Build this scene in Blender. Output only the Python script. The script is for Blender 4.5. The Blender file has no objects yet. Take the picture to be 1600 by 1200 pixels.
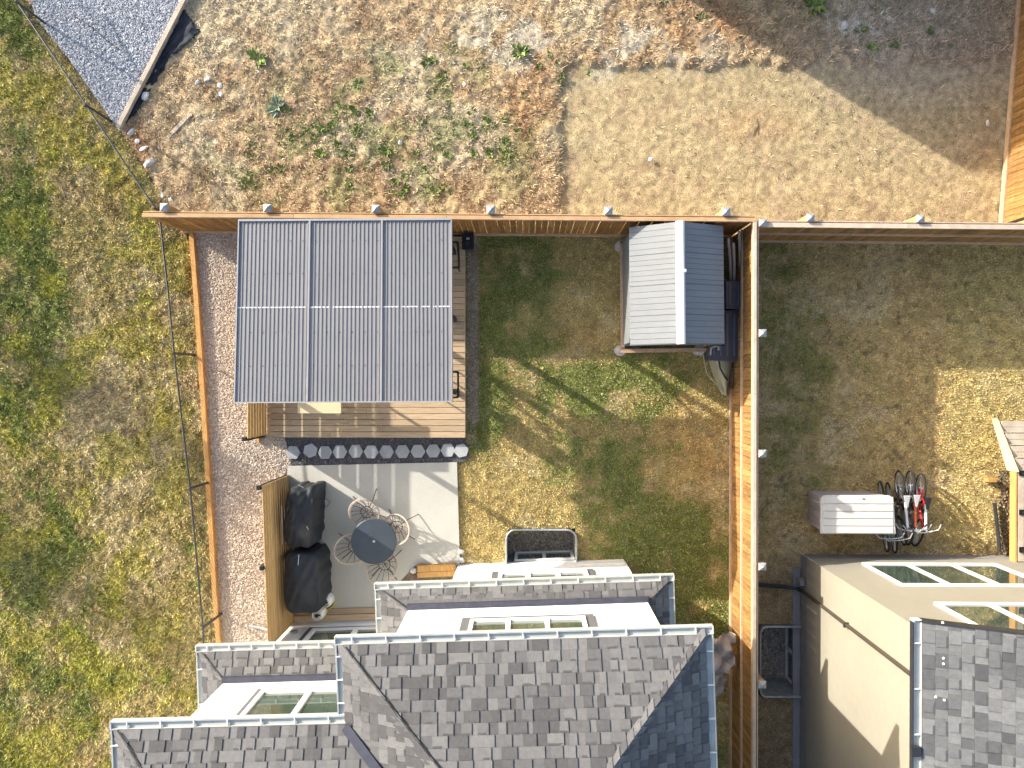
import bpy, math, random
import numpy as np
from mathutils import Vector, Matrix
R = random.Random(7)
rng = np.random.default_rng(11)
SC = bpy.context.scene
COL = SC.collection
PI = math.pi

# ------------------------------------------------------------------ camera
F, HC, NX, NY = 1109.0, 17.0, 822.0, 592.0      # focal length in photo pixels, height, pixel of the point right below
cam = bpy.data.cameras.new('camera'); camo = bpy.data.objects.new('camera', cam); COL.objects.link(camo)
cam.sensor_width = 36.0; cam.lens = 36.0*F/1600.0; cam.clip_end = 500; cam.clip_start = 0.1
_nad = Vector(((NX-800)/F, -(NY-600)/F, -1)).normalized()
ROT = _nad.rotation_difference(Vector((0, 0, -1)))
camo.rotation_mode = 'QUATERNION'; camo.rotation_quaternion = ROT; camo.location = (0, 0, HC)
SC.camera = camo
# ------------------------------------------------------------------ light
SUN_EL = 18.0; SDX, SDY = 0.852, -0.524          # horizontal direction in which shadows fall
el = math.radians(SUN_EL)
world = bpy.data.worlds.new('World'); SC.world = world; world.use_nodes = True
wn = world.node_tree; wn.nodes.clear()
sky = wn.nodes.new('ShaderNodeTexSky'); sky.sky_type = 'NISHITA'; sky.sun_disc = False
sky.sun_elevation = el; sky.sun_rotation = math.atan2(-SDX, -SDY)
sky.air_density = 1.0; sky.dust_density = 3.0; sky.ozone_density = 0.8
bg = wn.nodes.new('ShaderNodeBackground'); bg.inputs['Strength'].default_value = 0.15
wo = wn.nodes.new('ShaderNodeOutputWorld')
wn.links.new(sky.outputs[0], bg.inputs[0]); wn.links.new(bg.outputs[0], wo.inputs[0])
sl = bpy.data.lights.new('sun', 'SUN'); sl.energy = 4.1; sl.angle = math.radians(0.6); sl.color = (1.0, 0.93, 0.82)
so = bpy.data.objects.new('sun', sl); COL.objects.link(so); so.location = (-20, 12, 20)
so.rotation_mode = 'QUATERNION'
so.rotation_quaternion = Vector((SDX*math.cos(el), SDY*math.cos(el), -math.sin(el))).to_track_quat('-Z', 'Y')
SC.view_settings.view_transform = 'Standard'; SC.view_settings.look = 'None'
SC.view_settings.exposure = 1.32; SC.view_settings.gamma = 1.0; SC.view_settings.use_curve_mapping = False

# ------------------------------------------------------------------ helpers
def at(px, py, z=0.0):
    """point of the place that the photograph shows at (px, py) when it lies at height z"""
    d = ROT @ Vector(((px-800)/F, -(py-600)/F, -1.0))
    t = (z-HC)/d.z
    return Vector((d.x*t, d.y*t, z))

def pxy(x, y):                      # ground metres -> rough photo pixels (for regional colours)
    return 822+65.24*x, 592-65.24*y

def hashn(ix, iy, seed):
    n = (ix.astype(np.int64)*374761393 + iy.astype(np.int64)*668265263 + seed*974711) & 0x7fffffff
    n = ((n ^ (n >> 13))*1274126177) & 0x7fffffff
    return ((n ^ (n >> 16)) & 0xffff)/65535.0
def vnoise(x, y, seed=0):
    ix = np.floor(x); iy = np.floor(y); fx = x-ix; fy = y-iy
    fx = fx*fx*(3-2*fx); fy = fy*fy*(3-2*fy)
    ix = ix.astype(np.int64); iy = iy.astype(np.int64)
    a = hashn(ix, iy, seed); b = hashn(ix+1, iy, seed); c = hashn(ix, iy+1, seed); d = hashn(ix+1, iy+1, seed)
    return (a*(1-fx)+b*fx)*(1-fy)+(c*(1-fx)+d*fx)*fy
def fbm(x, y, sc, seed=0, octs=4):
    s = 0; a = 1; t = 0
    for k in range(octs):
        s = s+a*vnoise(x*sc+17.3*k, y*sc-9.1*k, seed+k); t += a; a *= 0.55; sc *= 2.03
    return s/t
def smooth(v, lo, hi):
    t = np.clip((v-lo)/(hi-lo), 0, 1); return t*t*(3-2*t)
def mix3(a, b, t): return a*(1-t[..., None])+np.asarray(b)*t[..., None]

MATS = {}
def mat(name, col, rough=0.8, var=0.12, scale=6.0, stretch=(1, 1, 1), rnd=0.0, bump=0.0, bscale=60.0, metal=0.0,
        spec=0.3, attr=None, speck=None, coat=0.0, trans=0.0, col2=None, wave=None):
    if name in MATS: return MATS[name]
    m = bpy.data.materials.new(name); m.use_nodes = True; nt = m.node_tree; N = nt.nodes; L = nt.links
    p = N['Principled BSDF']; p.inputs['Roughness'].default_value = rough; p.inputs['Metallic'].default_value = metal
    p.inputs['Specular IOR Level'].default_value = spec; p.inputs['Coat Weight'].default_value = coat
    tc = N.new('ShaderNodeTexCoord'); mp = N.new('ShaderNodeMapping'); mp.inputs['Scale'].default_value = stretch
    L.new(tc.outputs['Object'], mp.inputs['Vector'])
    oi = N.new('ShaderNodeObjectInfo')
    add = N.new('ShaderNodeVectorMath'); add.operation = 'ADD'
    ms = N.new('ShaderNodeMath'); ms.operation = 'MULTIPLY'; ms.inputs[1].default_value = 37.0 if rnd > 0 else 0.0
    L.new(oi.outputs['Random'], ms.inputs[0]); L.new(mp.outputs[0], add.inputs[0]); L.new(ms.outputs[0], add.inputs[1])
    nz = N.new('ShaderNodeTexNoise'); nz.inputs['Scale'].default_value = scale; nz.inputs['Detail'].default_value = 6
    L.new(add.outputs[0], nz.inputs['Vector'])
    cr = N.new('ShaderNodeMapRange'); cr.inputs['From Min'].default_value = 0.3; cr.inputs['From Max'].default_value = 0.7
    cr.inputs['To Min'].default_value = 1-var; cr.inputs['To Max'].default_value = 1+var
    L.new(nz.outputs['Fac'], cr.inputs['Value'])
    fac = cr.outputs[0]
    if rnd > 0:
        r2 = N.new('ShaderNodeMapRange'); r2.inputs['To Min'].default_value = 1-rnd; r2.inputs['To Max'].default_value = 1+rnd
        L.new(oi.outputs['Random'], r2.inputs['Value'])
        mm = N.new('ShaderNodeMath'); mm.operation = 'MULTIPLY'; L.new(fac, mm.inputs[0]); L.new(r2.outputs[0], mm.inputs[1]); fac = mm.outputs[0]
    if speck:
        n2 = N.new('ShaderNodeTexNoise'); n2.inputs['Scale'].default_value = speck[0]; n2.inputs['Detail'].default_value = 3
        L.new(tc.outputs['Object'], n2.inputs['Vector'])
        r3 = N.new('ShaderNodeMapRange'); r3.inputs['From Min'].default_value = 0.3; r3.inputs['From Max'].default_value = 0.7
        r3.inputs['To Min'].default_value = 1-speck[1]; r3.inputs['To Max'].default_value = 1+speck[1]
        L.new(n2.outputs['Fac'], r3.inputs['Value'])
        mm = N.new('ShaderNodeMath'); mm.operation = 'MULTIPLY'; L.new(fac, mm.inputs[0]); L.new(r3.outputs[0], mm.inputs[1]); fac = mm.outputs[0]
    vm = N.new('ShaderNodeVectorMath'); vm.operation = 'SCALE'
    if attr:
        a = N.new('ShaderNodeAttribute'); a.attribute_name = attr; L.new(a.outputs['Color'], vm.inputs[0])
    elif col2:
        n3 = N.new('ShaderNodeTexNoise'); n3.inputs['Scale'].default_value = scale*0.35; n3.inputs['Detail'].default_value = 3
        L.new(add.outputs[0], n3.inputs['Vector'])
        mx = N.new('ShaderNodeMix'); mx.data_type = 'RGBA'
        mx.inputs[6].default_value = (*col, 1); mx.inputs[7].default_value = (*col2, 1)
        rr = N.new('ShaderNodeMapRange'); rr.inputs['From Min'].default_value = 0.35; rr.inputs['From Max'].default_value = 0.65
        L.new(n3.outputs['Fac'], rr.inputs['Value']); L.new(rr.outputs[0], mx.inputs[0]); L.new(mx.outputs[2], vm.inputs[0])
    else:
        vm.inputs[0].default_value = col
    L.new(fac, vm.inputs['Scale']); L.new(vm.outputs[0], p.inputs['Base Color'])
    if bump > 0:
        bn = N.new('ShaderNodeTexNoise'); bn.inputs['Scale'].default_value = bscale; bn.inputs['Detail'].default_value = 5
        L.new(mp.outputs[0], bn.inputs['Vector'])
        b = N.new('ShaderNodeBump'); b.inputs['Strength'].default_value = bump; b.inputs['Distance'].default_value = 0.02
        L.new(bn.outputs['Fac'], b.inputs['Height']); L.new(b.outputs[0], p.inputs['Normal'])
    MATS[name] = m; return m

class MB:
    def __init__(s): s.v = []; s.f = []
    def poly(s, pts):
        n = len(s.v); s.v += [tuple(p) for p in pts]; s.f.append(tuple(range(n, n+len(pts)))); return s
    def hexa(s, b, t):                       # bottom ring, top ring (same count, counter-clockwise from above)
        n = len(s.v); k = len(b); s.v += [tuple(p) for p in b]+[tuple(p) for p in t]
        s.f.append(tuple(range(n+k-1, n-1, -1))); s.f.append(tuple(range(n+k, n+2*k)))
        for i in range(k):
            j = (i+1) % k; s.f.append((n+i, n+j, n+k+j, n+k+i))
        return s
    def box(s, c, d, rz=0.0, M=None):
        x, y, z = d[0]/2, d[1]/2, d[2]/2
        q = [(-x, -y), (x, -y), (x, y), (-x, y)]
        cs, sn = math.cos(rz), math.sin(rz)
        b = [Vector((c[0]+a*cs-e*sn, c[1]+a*sn+e*cs, c[2]-z)) for a, e in q]
        t = [Vector((p.x, p.y, c[2]+z)) for p in b]
        if M: b = [M @ p for p in b]; t = [M @ p for p in t]
        return s.hexa(b, t)
    def tube(s, a, b, r, n=8, r2=None, cap=True):
        a = Vector(a); b = Vector(b); d = (b-a)
        if d.length < 1e-6: return s
        r2 = r if r2 is None else r2
        d.normalize(); u = d.orthogonal().normalized(); w = d.cross(u)
        k = len(s.v)
        for P, rr in ((a, r), (b, r2)):
            for i in range(n):
                t = 2*PI*i/n; s.v.append(tuple(P+u*math.cos(t)*rr+w*math.sin(t)*rr))
        for i in range(n):
            j = (i+1) % n; s.f.append((k+i, k+j, k+n+j, k+n+i))
        if cap:
            s.f.append(tuple(k+i for i in range(n-1, -1, -1))); s.f.append(tuple(k+n+i for i in range(n)))
        return s
    def path(s, pts, r, n=6, closed=False):
        pts = [Vector(p) for p in pts]; m = len(pts); k = len(s.v); prev = None
        for i, p in enumerate(pts):
            if closed: d = pts[(i+1) % m]-pts[i-1]
            else: d = pts[min(i+1, m-1)]-pts[max(i-1, 0)]
            d.normalize()
            if prev is None: u = d.orthogonal().normalized()
            else:
                u = (prev-d*prev.dot(d))
                u = u.normalized() if u.length > 1e-5 else d.orthogonal().normalized()
            prev = u; w = d.cross(u)
            for j in range(n):
                t = 2*PI*j/n; s.v.append(tuple(p+u*math.cos(t)*r+w*math.sin(t)*r))
        for i in range(m if closed else m-1):
            i2 = (i+1) % m
            for j in range(n):
                j2 = (j+1) % n; s.f.append((k+i*n+j, k+i*n+j2, k+i2*n+j2, k+i2*n+j))
        if not closed:
            s.f.append(tuple(k+j for j in range(n-1, -1, -1))); s.f.append(tuple(k+(m-1)*n+j for j in range(n)))
        return s
    def ring(s, c, R_, r, n=24, k=6, nrm=(0, 0, 1)):
        q = Vector((0, 0, 1)).rotation_difference(Vector(nrm))
        return s.path([Vector(c)+q @ Vector((math.cos(2*PI*i/n)*R_, math.sin(2*PI*i/n)*R_, 0)) for i in range(n)], r, k, True)
    def lathe(s, c, prof, n=20, cap=True):
        k = len(s.v)
        for r, z in prof:
            for i in range(n):
                t = 2*PI*i/n; s.v.append((c[0]+r*math.cos(t), c[1]+r*math.sin(t), c[2]+z))
        for a in range(len(prof)-1):
            for i in range(n):
                j = (i+1) % n; s.f.append((k+a*n+i, k+a*n+j, k+(a+1)*n+j, k+(a+1)*n+i))
        if cap:
            s.f.append(tuple(k+i for i in range(n-1, -1, -1))); m = k+(len(prof)-1)*n; s.f.append(tuple(m+i for i in range(n)))
        return s
    def prism(s, pts, z0, z1):
        return s.hexa([(p[0], p[1], z0) for p in pts], [(p[0], p[1], z1) for p in pts])
    def mesh(s, name, m, org=(0, 0, 0), smooth=False):
        me = bpy.data.meshes.new(name); o = Vector(org)
        me.from_pydata([tuple(Vector(p)-o) for p in s.v], [], s.f)
        if m: me.materials.append(m)
        if smooth:
            for p in me.polygons: p.use_smooth = True
        me.update(); return me

def link(name, me, parent=None, loc=(0, 0, 0), rot=None, kind=None, label=None):
    o = bpy.data.objects.new(name, me); COL.objects.link(o); o.location = loc
    if rot is not None: o.rotation_euler = rot
    if parent: o.parent = parent
    if kind: o['kind'] = kind
    if label: o['label'] = label
    return o
def thing(name, label, cat, loc=(0, 0, 0), rz=0.0, group=None, kind=None):
    o = bpy.data.objects.new(name, None); COL.objects.link(o); o.location = loc; o.rotation_euler = (0, 0, rz)
    o.empty_display_size = 0.2
    if label: o['label'] = label
    if cat: o['category'] = cat
    if group: o['group'] = group
    if kind: o['kind'] = kind
    return o
def tag(o, label, cat, group=None):
    o['label'] = label; o['category'] = cat
    if group: o['group'] = group
    return o
def part(name, mb, m, parent, label=None, smooth=False, kind=None, worldspace=False):
    org = (0, 0, 0)
    me = mb.mesh(name, m, org, smooth)
    o = link(name, me, parent, kind=kind, label=label)
    if worldspace:
        p = parent
        while p.parent: p = p.parent
        o.matrix_parent_inverse = (Matrix.Translation(p.location) @ Matrix.Rotation(p.rotation_euler.z, 4, 'Z')).inverted()
    return o
def fix_parent(o, root):
    return o
def bevel(o, w, seg=2):
    b = o.modifiers.new('bevel', 'BEVEL'); b.width = w; b.segments = seg; b.limit_method = 'ANGLE'
    return o
def copy_tree(o, parent=None):
    c = o.copy(); COL.objects.link(c); c.parent = parent
    for ch in list(o.children): copy_tree(ch, c)
    return c

# ------------------------------------------------------------------ materials
m_fence = mat('cedar_stain', (0.33, 0.185, 0.066), 0.75, 0.34, 5, (14, 14, 0.8), rnd=0.26, bump=0.25, bscale=6, col2=(0.25, 0.13, 0.042), speck=(9, .22))
m_rail = mat('pale_cedar_rail', (0.50, 0.34, 0.22), 0.8, 0.15, 6, (2, 2, 2), rnd=0.08, bump=0.1)
m_cap = mat('weathered_cap_board', (0.50, 0.41, 0.32), 0.85, 0.14, 5, (1, 1, 1), rnd=0.08)
m_capo = mat('stained_cap_board', (0.48, 0.31, 0.17), 0.8, 0.14, 5, rnd=0.08)
m_postcap = mat('galvanised_cap', (0.34, 0.35, 0.36), 0.5, 0.1, metal=0.3)
m_post = mat('fence_post_wood', (0.42, 0.27, 0.13), 0.8, 0.15, 6)
m_deck = mat('deck_lumber', (0.47, 0.35, 0.225), 0.75, 0.16, 3, (1, 14, 14), rnd=0.14, bump=0.15, bscale=5)
m_plank = mat('orange_lumber', (0.46, 0.26, 0.09), 0.75, 0.2, 3, (6, 1, 6), rnd=0.06, bump=0.15, bscale=5)
m_timber = mat('grey_timber', (0.46, 0.39, 0.31), 0.85, 0.15, 5, bump=0.2)
m_conc = mat('patio_concrete', (0.47, 0.465, 0.42), 0.9, 0.09, 0.9, bump=0.05, bscale=120, speck=(40, 0.05))
m_paver = mat('hexagon_paver_concrete', (0.35, 0.365, 0.38), 0.9, 0.10, 5, rnd=0.12, bump=0.15, bscale=60)
m_black = mat('black_paint', (0.012, 0.012, 0.014), 0.45, 0.1, spec=0.4)
m_darkmetal = mat('dark_metal', (0.05, 0.052, 0.058), 0.4, 0.1, metal=0.5)
m_chain = mat('chain_link_steel', (0.07, 0.075, 0.08), 0.5, 0.15, metal=0.5)
m_roofmetal = mat('charcoal_roof_metal', (0.225, 0.222, 0.228), 0.5, 0.05, 1.5, metal=0.1, spec=0.5, rnd=0.03)
m_trimmetal = mat('charcoal_trim', (0.30, 0.305, 0.325), 0.45, 0.05, metal=0.1)
m_seam = mat('zinc_seam', (0.75, 0.76, 0.76), 0.5, 0.25, 30)
m_shedL = mat('shed_roof_resin', (0.185, 0.20, 0.212), 0.55, 0.05, 3, rnd=0.03, bump=0.04)
m_shedwall = mat('shed_wall_resin', (0.17, 0.18, 0.20), 0.6, 0.06, 3)
m_white = mat('white_vinyl', (0.80, 0.80, 0.79), 0.45, 0.03, 3)
m_stucco = mat('white_stucco', (0.78, 0.78, 0.76), 0.9, 0.03, 2, bump=0.05, bscale=150)
m_beige = mat('beige_siding', (0.25, 0.235, 0.192), 0.85, 0.05, 0.8, bump=0.06, bscale=110, speck=(6, 0.03))
m_found = mat('grey_foundation', (0.22, 0.22, 0.235), 0.9, 0.1, 4, bump=0.1)
m_trim = mat('grey_window_trim', (0.12, 0.123, 0.132), 0.7, 0.05)
m_glass = mat('window_glass', (0.055, 0.08, 0.062), 0.03, 0.3, 2.0, spec=1.0, coat=0.6)
m_gutter = mat('pale_gutter', (0.42, 0.445, 0.435), 0.45, 0.08, 4, metal=0.1)
m_gutterend = mat('white_gutter_hanger', (0.62, 0.63, 0.62), 0.4, 0.02)
m_flash = mat('navy_flashing', (0.045, 0.048, 0.07), 0.5, 0.15, 8, metal=0.2)
m_felt = mat('shingle_base', (0.10, 0.10, 0.107), 0.95, 0.15, 20)
SH = [mat('shingle_grey_%s' % n, tuple(.82*q+.006 for q in c), 0.95, 0.10, 14, bump=0.3, bscale=260, speck=(220, 0.28)) for n, c in
      (('pale', (0.165, 0.165, 0.17)), ('mid', (0.125, 0.125, 0.13)), ('soft', (0.145, 0.145, 0.15)), ('deep', (0.088, 0.088, 0.093)), ('dusk', (0.10, 0.10, 0.105)), ('light', (0.18, 0.18, 0.183)))]
SHN = [mat('slate_shingle_%s' % n, c, 0.95, 0.12, 14, bump=0.3, bscale=260, speck=(220, 0.28)) for n, c in
       (('pale', (0.125, 0.132, 0.138)), ('mid', (0.098, 0.104, 0.11)), ('soft', (0.112, 0.118, 0.125)), ('deep', (0.062, 0.066, 0.072)), ('dusk', (0.078, 0.083, 0.09)), ('light', (0.148, 0.156, 0.162)))]
m_cover = mat('black_cover_fabric', (0.024, 0.029, 0.037), 0.55, 0.25, 4, spec=0.35, bump=0.35, bscale=9)
m_table = mat('slate_table_top', (0.045, 0.058, 0.075), 0.35, 0.15, 3, spec=0.5)
m_wire = mat('brown_wicker_wire', (0.10, 0.065, 0.05), 0.6, 0.15)
m_rim = mat('pale_rattan_rim', (0.44, 0.36, 0.31), 0.6, 0.15, 30)
m_tank = mat('white_tank_paint', (0.72, 0.73, 0.72), 0.35, 0.05, 5, coat=0.2)
m_tanky = mat('yellow_tank_paint', (0.66, 0.62, 0.05), 0.35, 0.06)
m_kayak = mat('khaki_plastic', (0.36, 0.345, 0.24), 0.5, 0.1, 3)
m_navy = mat('black_glossy_plastic', (0.045, 0.055, 0.075), 0.35, 0.2, 6, spec=0.6)
m_box = mat('cream_plastic', (0.62, 0.59, 0.54), 0.5, 0.04, 3)
m_boxw = mat('mauve_plastic', (0.40, 0.36, 0.36), 0.6, 0.05, 3)
m_tarp = mat('tan_tarp', (0.46, 0.39, 0.33), 0.8, 0.15, 4, bump=0.3, bscale=20)
m_fabric = mat('black_landscape_fabric', (0.022, 0.026, 0.036), 0.75, 0.3, 4, spec=0.2, bump=0.4, bscale=10)
m_corr = mat('galvanised_well', (0.42, 0.45, 0.46), 0.4, 0.15, 8, metal=0.5)
m_stonew = mat('pale_rubble', (0.6, 0.57, 0.55), 0.9, 0.2, 20, rnd=0.15)
m_leaf = mat('weed_leaf', (0.19, 0.25, 0.075), 0.7, 0.25, 20, rnd=0.25)
m_leaf2 = mat('sage_weed_leaf', (0.27, 0.35, 0.24), 0.7, 0.2, 20, rnd=0.1)
m_yleaf = mat('yellow_leaf', (0.5, 0.42, 0.04), 0.7, 0.1)
m_stick = mat('dry_stick', (0.30, 0.22, 0.15), 0.9, 0.2, 20)
m_tyre = mat('bicycle_rubber', (0.02, 0.02, 0.02), 0.8, 0.1)
m_rim2 = mat('alloy_rim', (0.55, 0.56, 0.57), 0.3, 0.05, metal=0.7)
m_pole = mat('bare_pole', (0.48, 0.44, 0.36), 0.8, 0.1, 5)
m_cream = mat('cream_tabletop', (0.62, 0.52, 0.33), 0.6, 0.06)
mg = mat('ground_mix', (1, 1, 1), 0.95, 0.22, 9, attr='Col', bump=0.5, bscale=38, speck=(45, 0.42), spec=0.1)
mb_ = mat('grass_blades', (1, 1, 1), 0.8, 0.10, 3, attr='Col', spec=0.15)
mst = mat('gravel_stones', (1, 1, 1), 0.9, 0.10, 40, attr='Col', spec=0.2)

# ------------------------------------------------------------------ ground colours by region (albedo, with some light put in)
def C(*a): return np.array(a)
def ell(px, py, cx, cy, rx, ry, soft=0.5):
    d = np.sqrt(((px-cx)/rx)**2+((py-cy)/ry)**2)
    return 1-smooth(d, 1-soft, 1+soft)
def col_field(x, y):
    px, py = pxy(x, y)
    c = np.zeros(x.shape+(3,))+C(0.36, 0.295, 0.125)
    n1 = fbm(x, y, 0.55, 3); n2 = fbm(x, y, 2.2, 9); n3 = fbm(x, y, 7, 21, 3)
    left = smooth(-(px-190), -120, 160)*0.22
    g = smooth(0.55*n1+0.45*fbm(x, y, 1.5, 77)+left*0.62+0.40*(n2-0.5)+0.45*(n3-.5)-0.13*ell(px, py, 205, 560, 100, 360)-0.10*ell(px, py, 235, 800, 60, 200)-0.10*ell(px, py, 120, 120, 90, 160)-.03, 0.50, 0.68)
    c = mix3(c, C(0.135, 0.165, 0.035), g*0.9)
    c = mix3(c, C(0.44, 0.36, 0.20), smooth(fbm(x, y, 0.9, 31)+0.4*(n3-.5)+0.18*ell(px, py, 200, 620, 100, 340), 0.56, 0.74)*(1-0.8*g))
    c = mix3(c, C(0.34, 0.31, 0.05), smooth(fbm(x, y, 1.3, 41), 0.50, 0.66)*0.6)
    c = mix3(c, C(0.30, 0.20, 0.09), smooth(fbm(x, y, 1.1, 47), 0.62, 0.76)*0.35*(1-g))
    c = mix3(c, C(0.30, 0.17, 0.06), 0.5*ell(px, py, 300, 400, 14, 60)+0.4*np.clip(1-np.abs((px-72)*.793-(py-38)*.61)/22, 0, 1)*(py < 340))
    return 1.12*c*(0.55+0.9*n3)[..., None]
def bare(px, py):
    w = 7*np.sin(px*.05)+5*np.sin(px*.17+py*.11); return smooth(px+w, 866, 884)*smooth(py+w*.6, 101, 110)
def col_dirt(x, y):
    px, py = pxy(x, y)
    n1 = fbm(x, y, 0.7, 5); n2 = fbm(x, y, 2.6, 19); n3 = fbm(x, y, 8, 27, 3)
    c = np.zeros(x.shape+(3,))+C(0.42, 0.315, 0.19)
    c = mix3(c, C(0.25, 0.17, 0.10), smooth(n2*0.7+n3*0.3, 0.48, 0.66)*0.8)
    c = mix3(c, C(0.43, 0.36, 0.24), smooth(n1, 0.52, 0.66)*0.8)
    b = bare(px, py)*np.clip(1.15-0.5*smooth(n1+0.4*(n2-.5), 0.55, 0.75), 0, 1)
    c = mix3(c, C(0.39, 0.31, 0.178), np.clip(b, 0, 1))
    c = mix3(c, C(0.33, 0.24, 0.15), b*smooth(n2, 0.56, 0.7)*0.6)
    c = mix3(c, C(0.38, 0.19, 0.075), 0.45*ell(px, py, 822, 165, 38, 60, .8)*(.4+n3)+0.25*ell(px, py, 1180, 200, 60, 28, .8)+0.4*ell(px, py, 1095, 45, 60, 35))
    c = mix3(c, C(0.16, 0.19, 0.07), 0.55*smooth(fbm(x, y, 2.0, 61), 0.52, 0.66)*np.clip(ell(px, py, 600, 235, 260, 130)+0.7*ell(px, py, 700, 130, 140, 70), 0, 1))
    c = mix3(c, C(0.46, 0.42, 0.33), 0.7*smooth(fbm(x, y, 1.6, 71), 0.5, 0.62)*np.clip(ell(px, py, 900, 70, 240, 55), 0, 1))
    c = mix3(c, C(0.38, 0.33, 0.27), 0.45*ell(px, py, 1440, 80, 180, 90))  # brightens the shaded corner of the lot through its colour
    c = mix3(c, C(0.50, 0.46, 0.40), 0.6*ell(px, py, 1335, 45, 45, 28)*smooth(n3, .4, .6))
    c = mix3(c, C(0.27, 0.14, 0.06), 0.7*ell(px, py, 210, 245, 22, 70))
    return c*(0.60+0.8*n3)[..., None]*(1-0.0*b)[..., None]
def col_lawn(x, y):
    px, py = pxy(x, y)
    n1 = fbm(x, y, 0.8, 7); n2 = fbm(x, y, 2.4, 13); n3 = fbm(x, y, 8, 23, 3)
    c = np.zeros(x.shape+(3,))+C(0.41, 0.315, 0.13)
    g = (0.34*ell(px, py, 800, 440, 80, 120)+0.36*ell(px, py, 1060, 930, 110, 150)+0.30*ell(px, py, 850, 580, 120, 55)
         +0.2*ell(px, py, 1010, 600, 110, 60)+0.22*ell(px, py, 960, 720, 120, 60)+0.3*ell(px, py, 760, 640, 40, 70)+0.18*ell(px, py, 1000, 800, 120, 60)
         -0.28*ell(px, py, 780, 810, 90, 80)-0.2*ell(px, py, 900, 500, 60, 40)-0.2*ell(px, py, 950, 450, 50, 90)-0.2*ell(px, py, 1080, 700, 60, 80)-.1*ell(px, py, 880, 830, 60, 80))
    gg = smooth(n1*0.45+n2*0.75+0.5*(n3-.5)+g*.95-0.10, 0.50, 0.86)
    c = mix3(c, C(0.135, 0.165, 0.04), gg*0.9)
    c = mix3(c, C(0.47, 0.38, 0.20), smooth(fbm(x, y, 1.5, 33), 0.55, 0.70)*(1-gg)*0.8)
    c = mix3(c, C(0.36, 0.20, 0.065), 0.30*ell(px, py, 1090, 690, 60, 70, 1.0)*(1-gg*.7)*smooth(n2, .3, .6)+0.3*ell(px, py, 915, 530, 50, 25, .8))
    c = mix3(c, C(0.33, 0.26, 0.19), np.clip(1.2*(1-smooth(np.abs(px-739), 4, 12)), 0, 1)*(py < 660))
    return 1.22*c*(0.6+0.8*n3)[..., None]
def col_neigh(x, y):
    px, py = pxy(x, y)
    n1 = fbm(x, y, 0.8, 87); n2 = fbm(x, y, 2.8, 93); n3 = fbm(x, y, 8, 99, 3)
    c = np.zeros(x.shape+(3,))+C(0.42, 0.305, 0.135)
    g = 0.30*ell(px, py, 1215, 560, 75, 260)-0.05+0.18*ell(px, py, 1310, 560, 60, 40)+0.12*ell(px, py, 1300, 860, 200, 40)+0.15*ell(px, py, 1300, 400, 300, 30)
    gg = smooth(n1*0.35+n2*0.70+0.5*(n3-.5)+g-.04, 0.60, 0.95)
    c = mix3(c, C(0.165, 0.165, 0.045), gg*0.8)
    c = mix3(c, C(0.47, 0.36, 0.20), smooth(fbm(x, y, 1.2, 133), 0.5, 0.68)*(1-gg)*0.8)
    c = mix3(c, C(0.40, 0.33, 0.13), smooth(px, 1455, 1480)*0.5)  # sunlit tone beyond the fence's shadow edge, put into the lawn colour
    c = mix3(c, C(0.12, 0.09, 0.05), smooth(fbm(x, y, 7.5, 143, 2), 0.74, 0.80)*0.6)
    c = mix3(c, C(0.24, 0.185, 0.12), np.clip(ell(px, py, 1210, 1150, 60, 160)+ell(px, py, 1215, 930, 40, 50), 0, 1)*0.8)
    return 1.32*c*(0.6+0.8*n3)[..., None]

def amp_dirt(x, y):
    px, py = pxy(x, y); return 0.09*(1-0.72*bare(px, py))

def relief(x, y, amp):
    return amp*(fbm(x, y, 0.6, 201, 2)-0.5)*0.6+amp*(fbm(x, y, 5.0, 211, 3)-0.5)+amp*0.5*(fbm(x, y, 14.0, 221, 2)-0.5)

def inpoly(x, y, poly):
    ins = np.zeros(x.shape, bool); n = len(poly)
    for i in range(n):
        x1, y1 = poly[i]; x2, y2 = poly[(i+1) % n]
        if y1 == y2: continue
        c = ((y1 > y) != (y2 > y)) & (x < (x2-x1)*(y-y1)/(y2-y1)+x1)
        ins ^= c
    return ins
def gp(pts, z=0.0): return [tuple(at(a, b, z)[:2]) for a, b in pts]

WELL_A = gp([(792, 826), (898, 826), (902, 884), (790, 884)])
WELL_B = [(5.52, -7.55), (6.5, -7.55), (6.5, -5.83), (5.52, -5.83)]
HOLES = [WELL_A, WELL_B]

def set_cols(me, cols):
    a = me.color_attributes.new('Col', 'FLOAT_COLOR', 'POINT')
    buf = np.ones((len(me.vertices), 4), np.float32); buf[:, :3] = cols
    a.data.foreach_set('color', buf.ravel())

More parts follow.
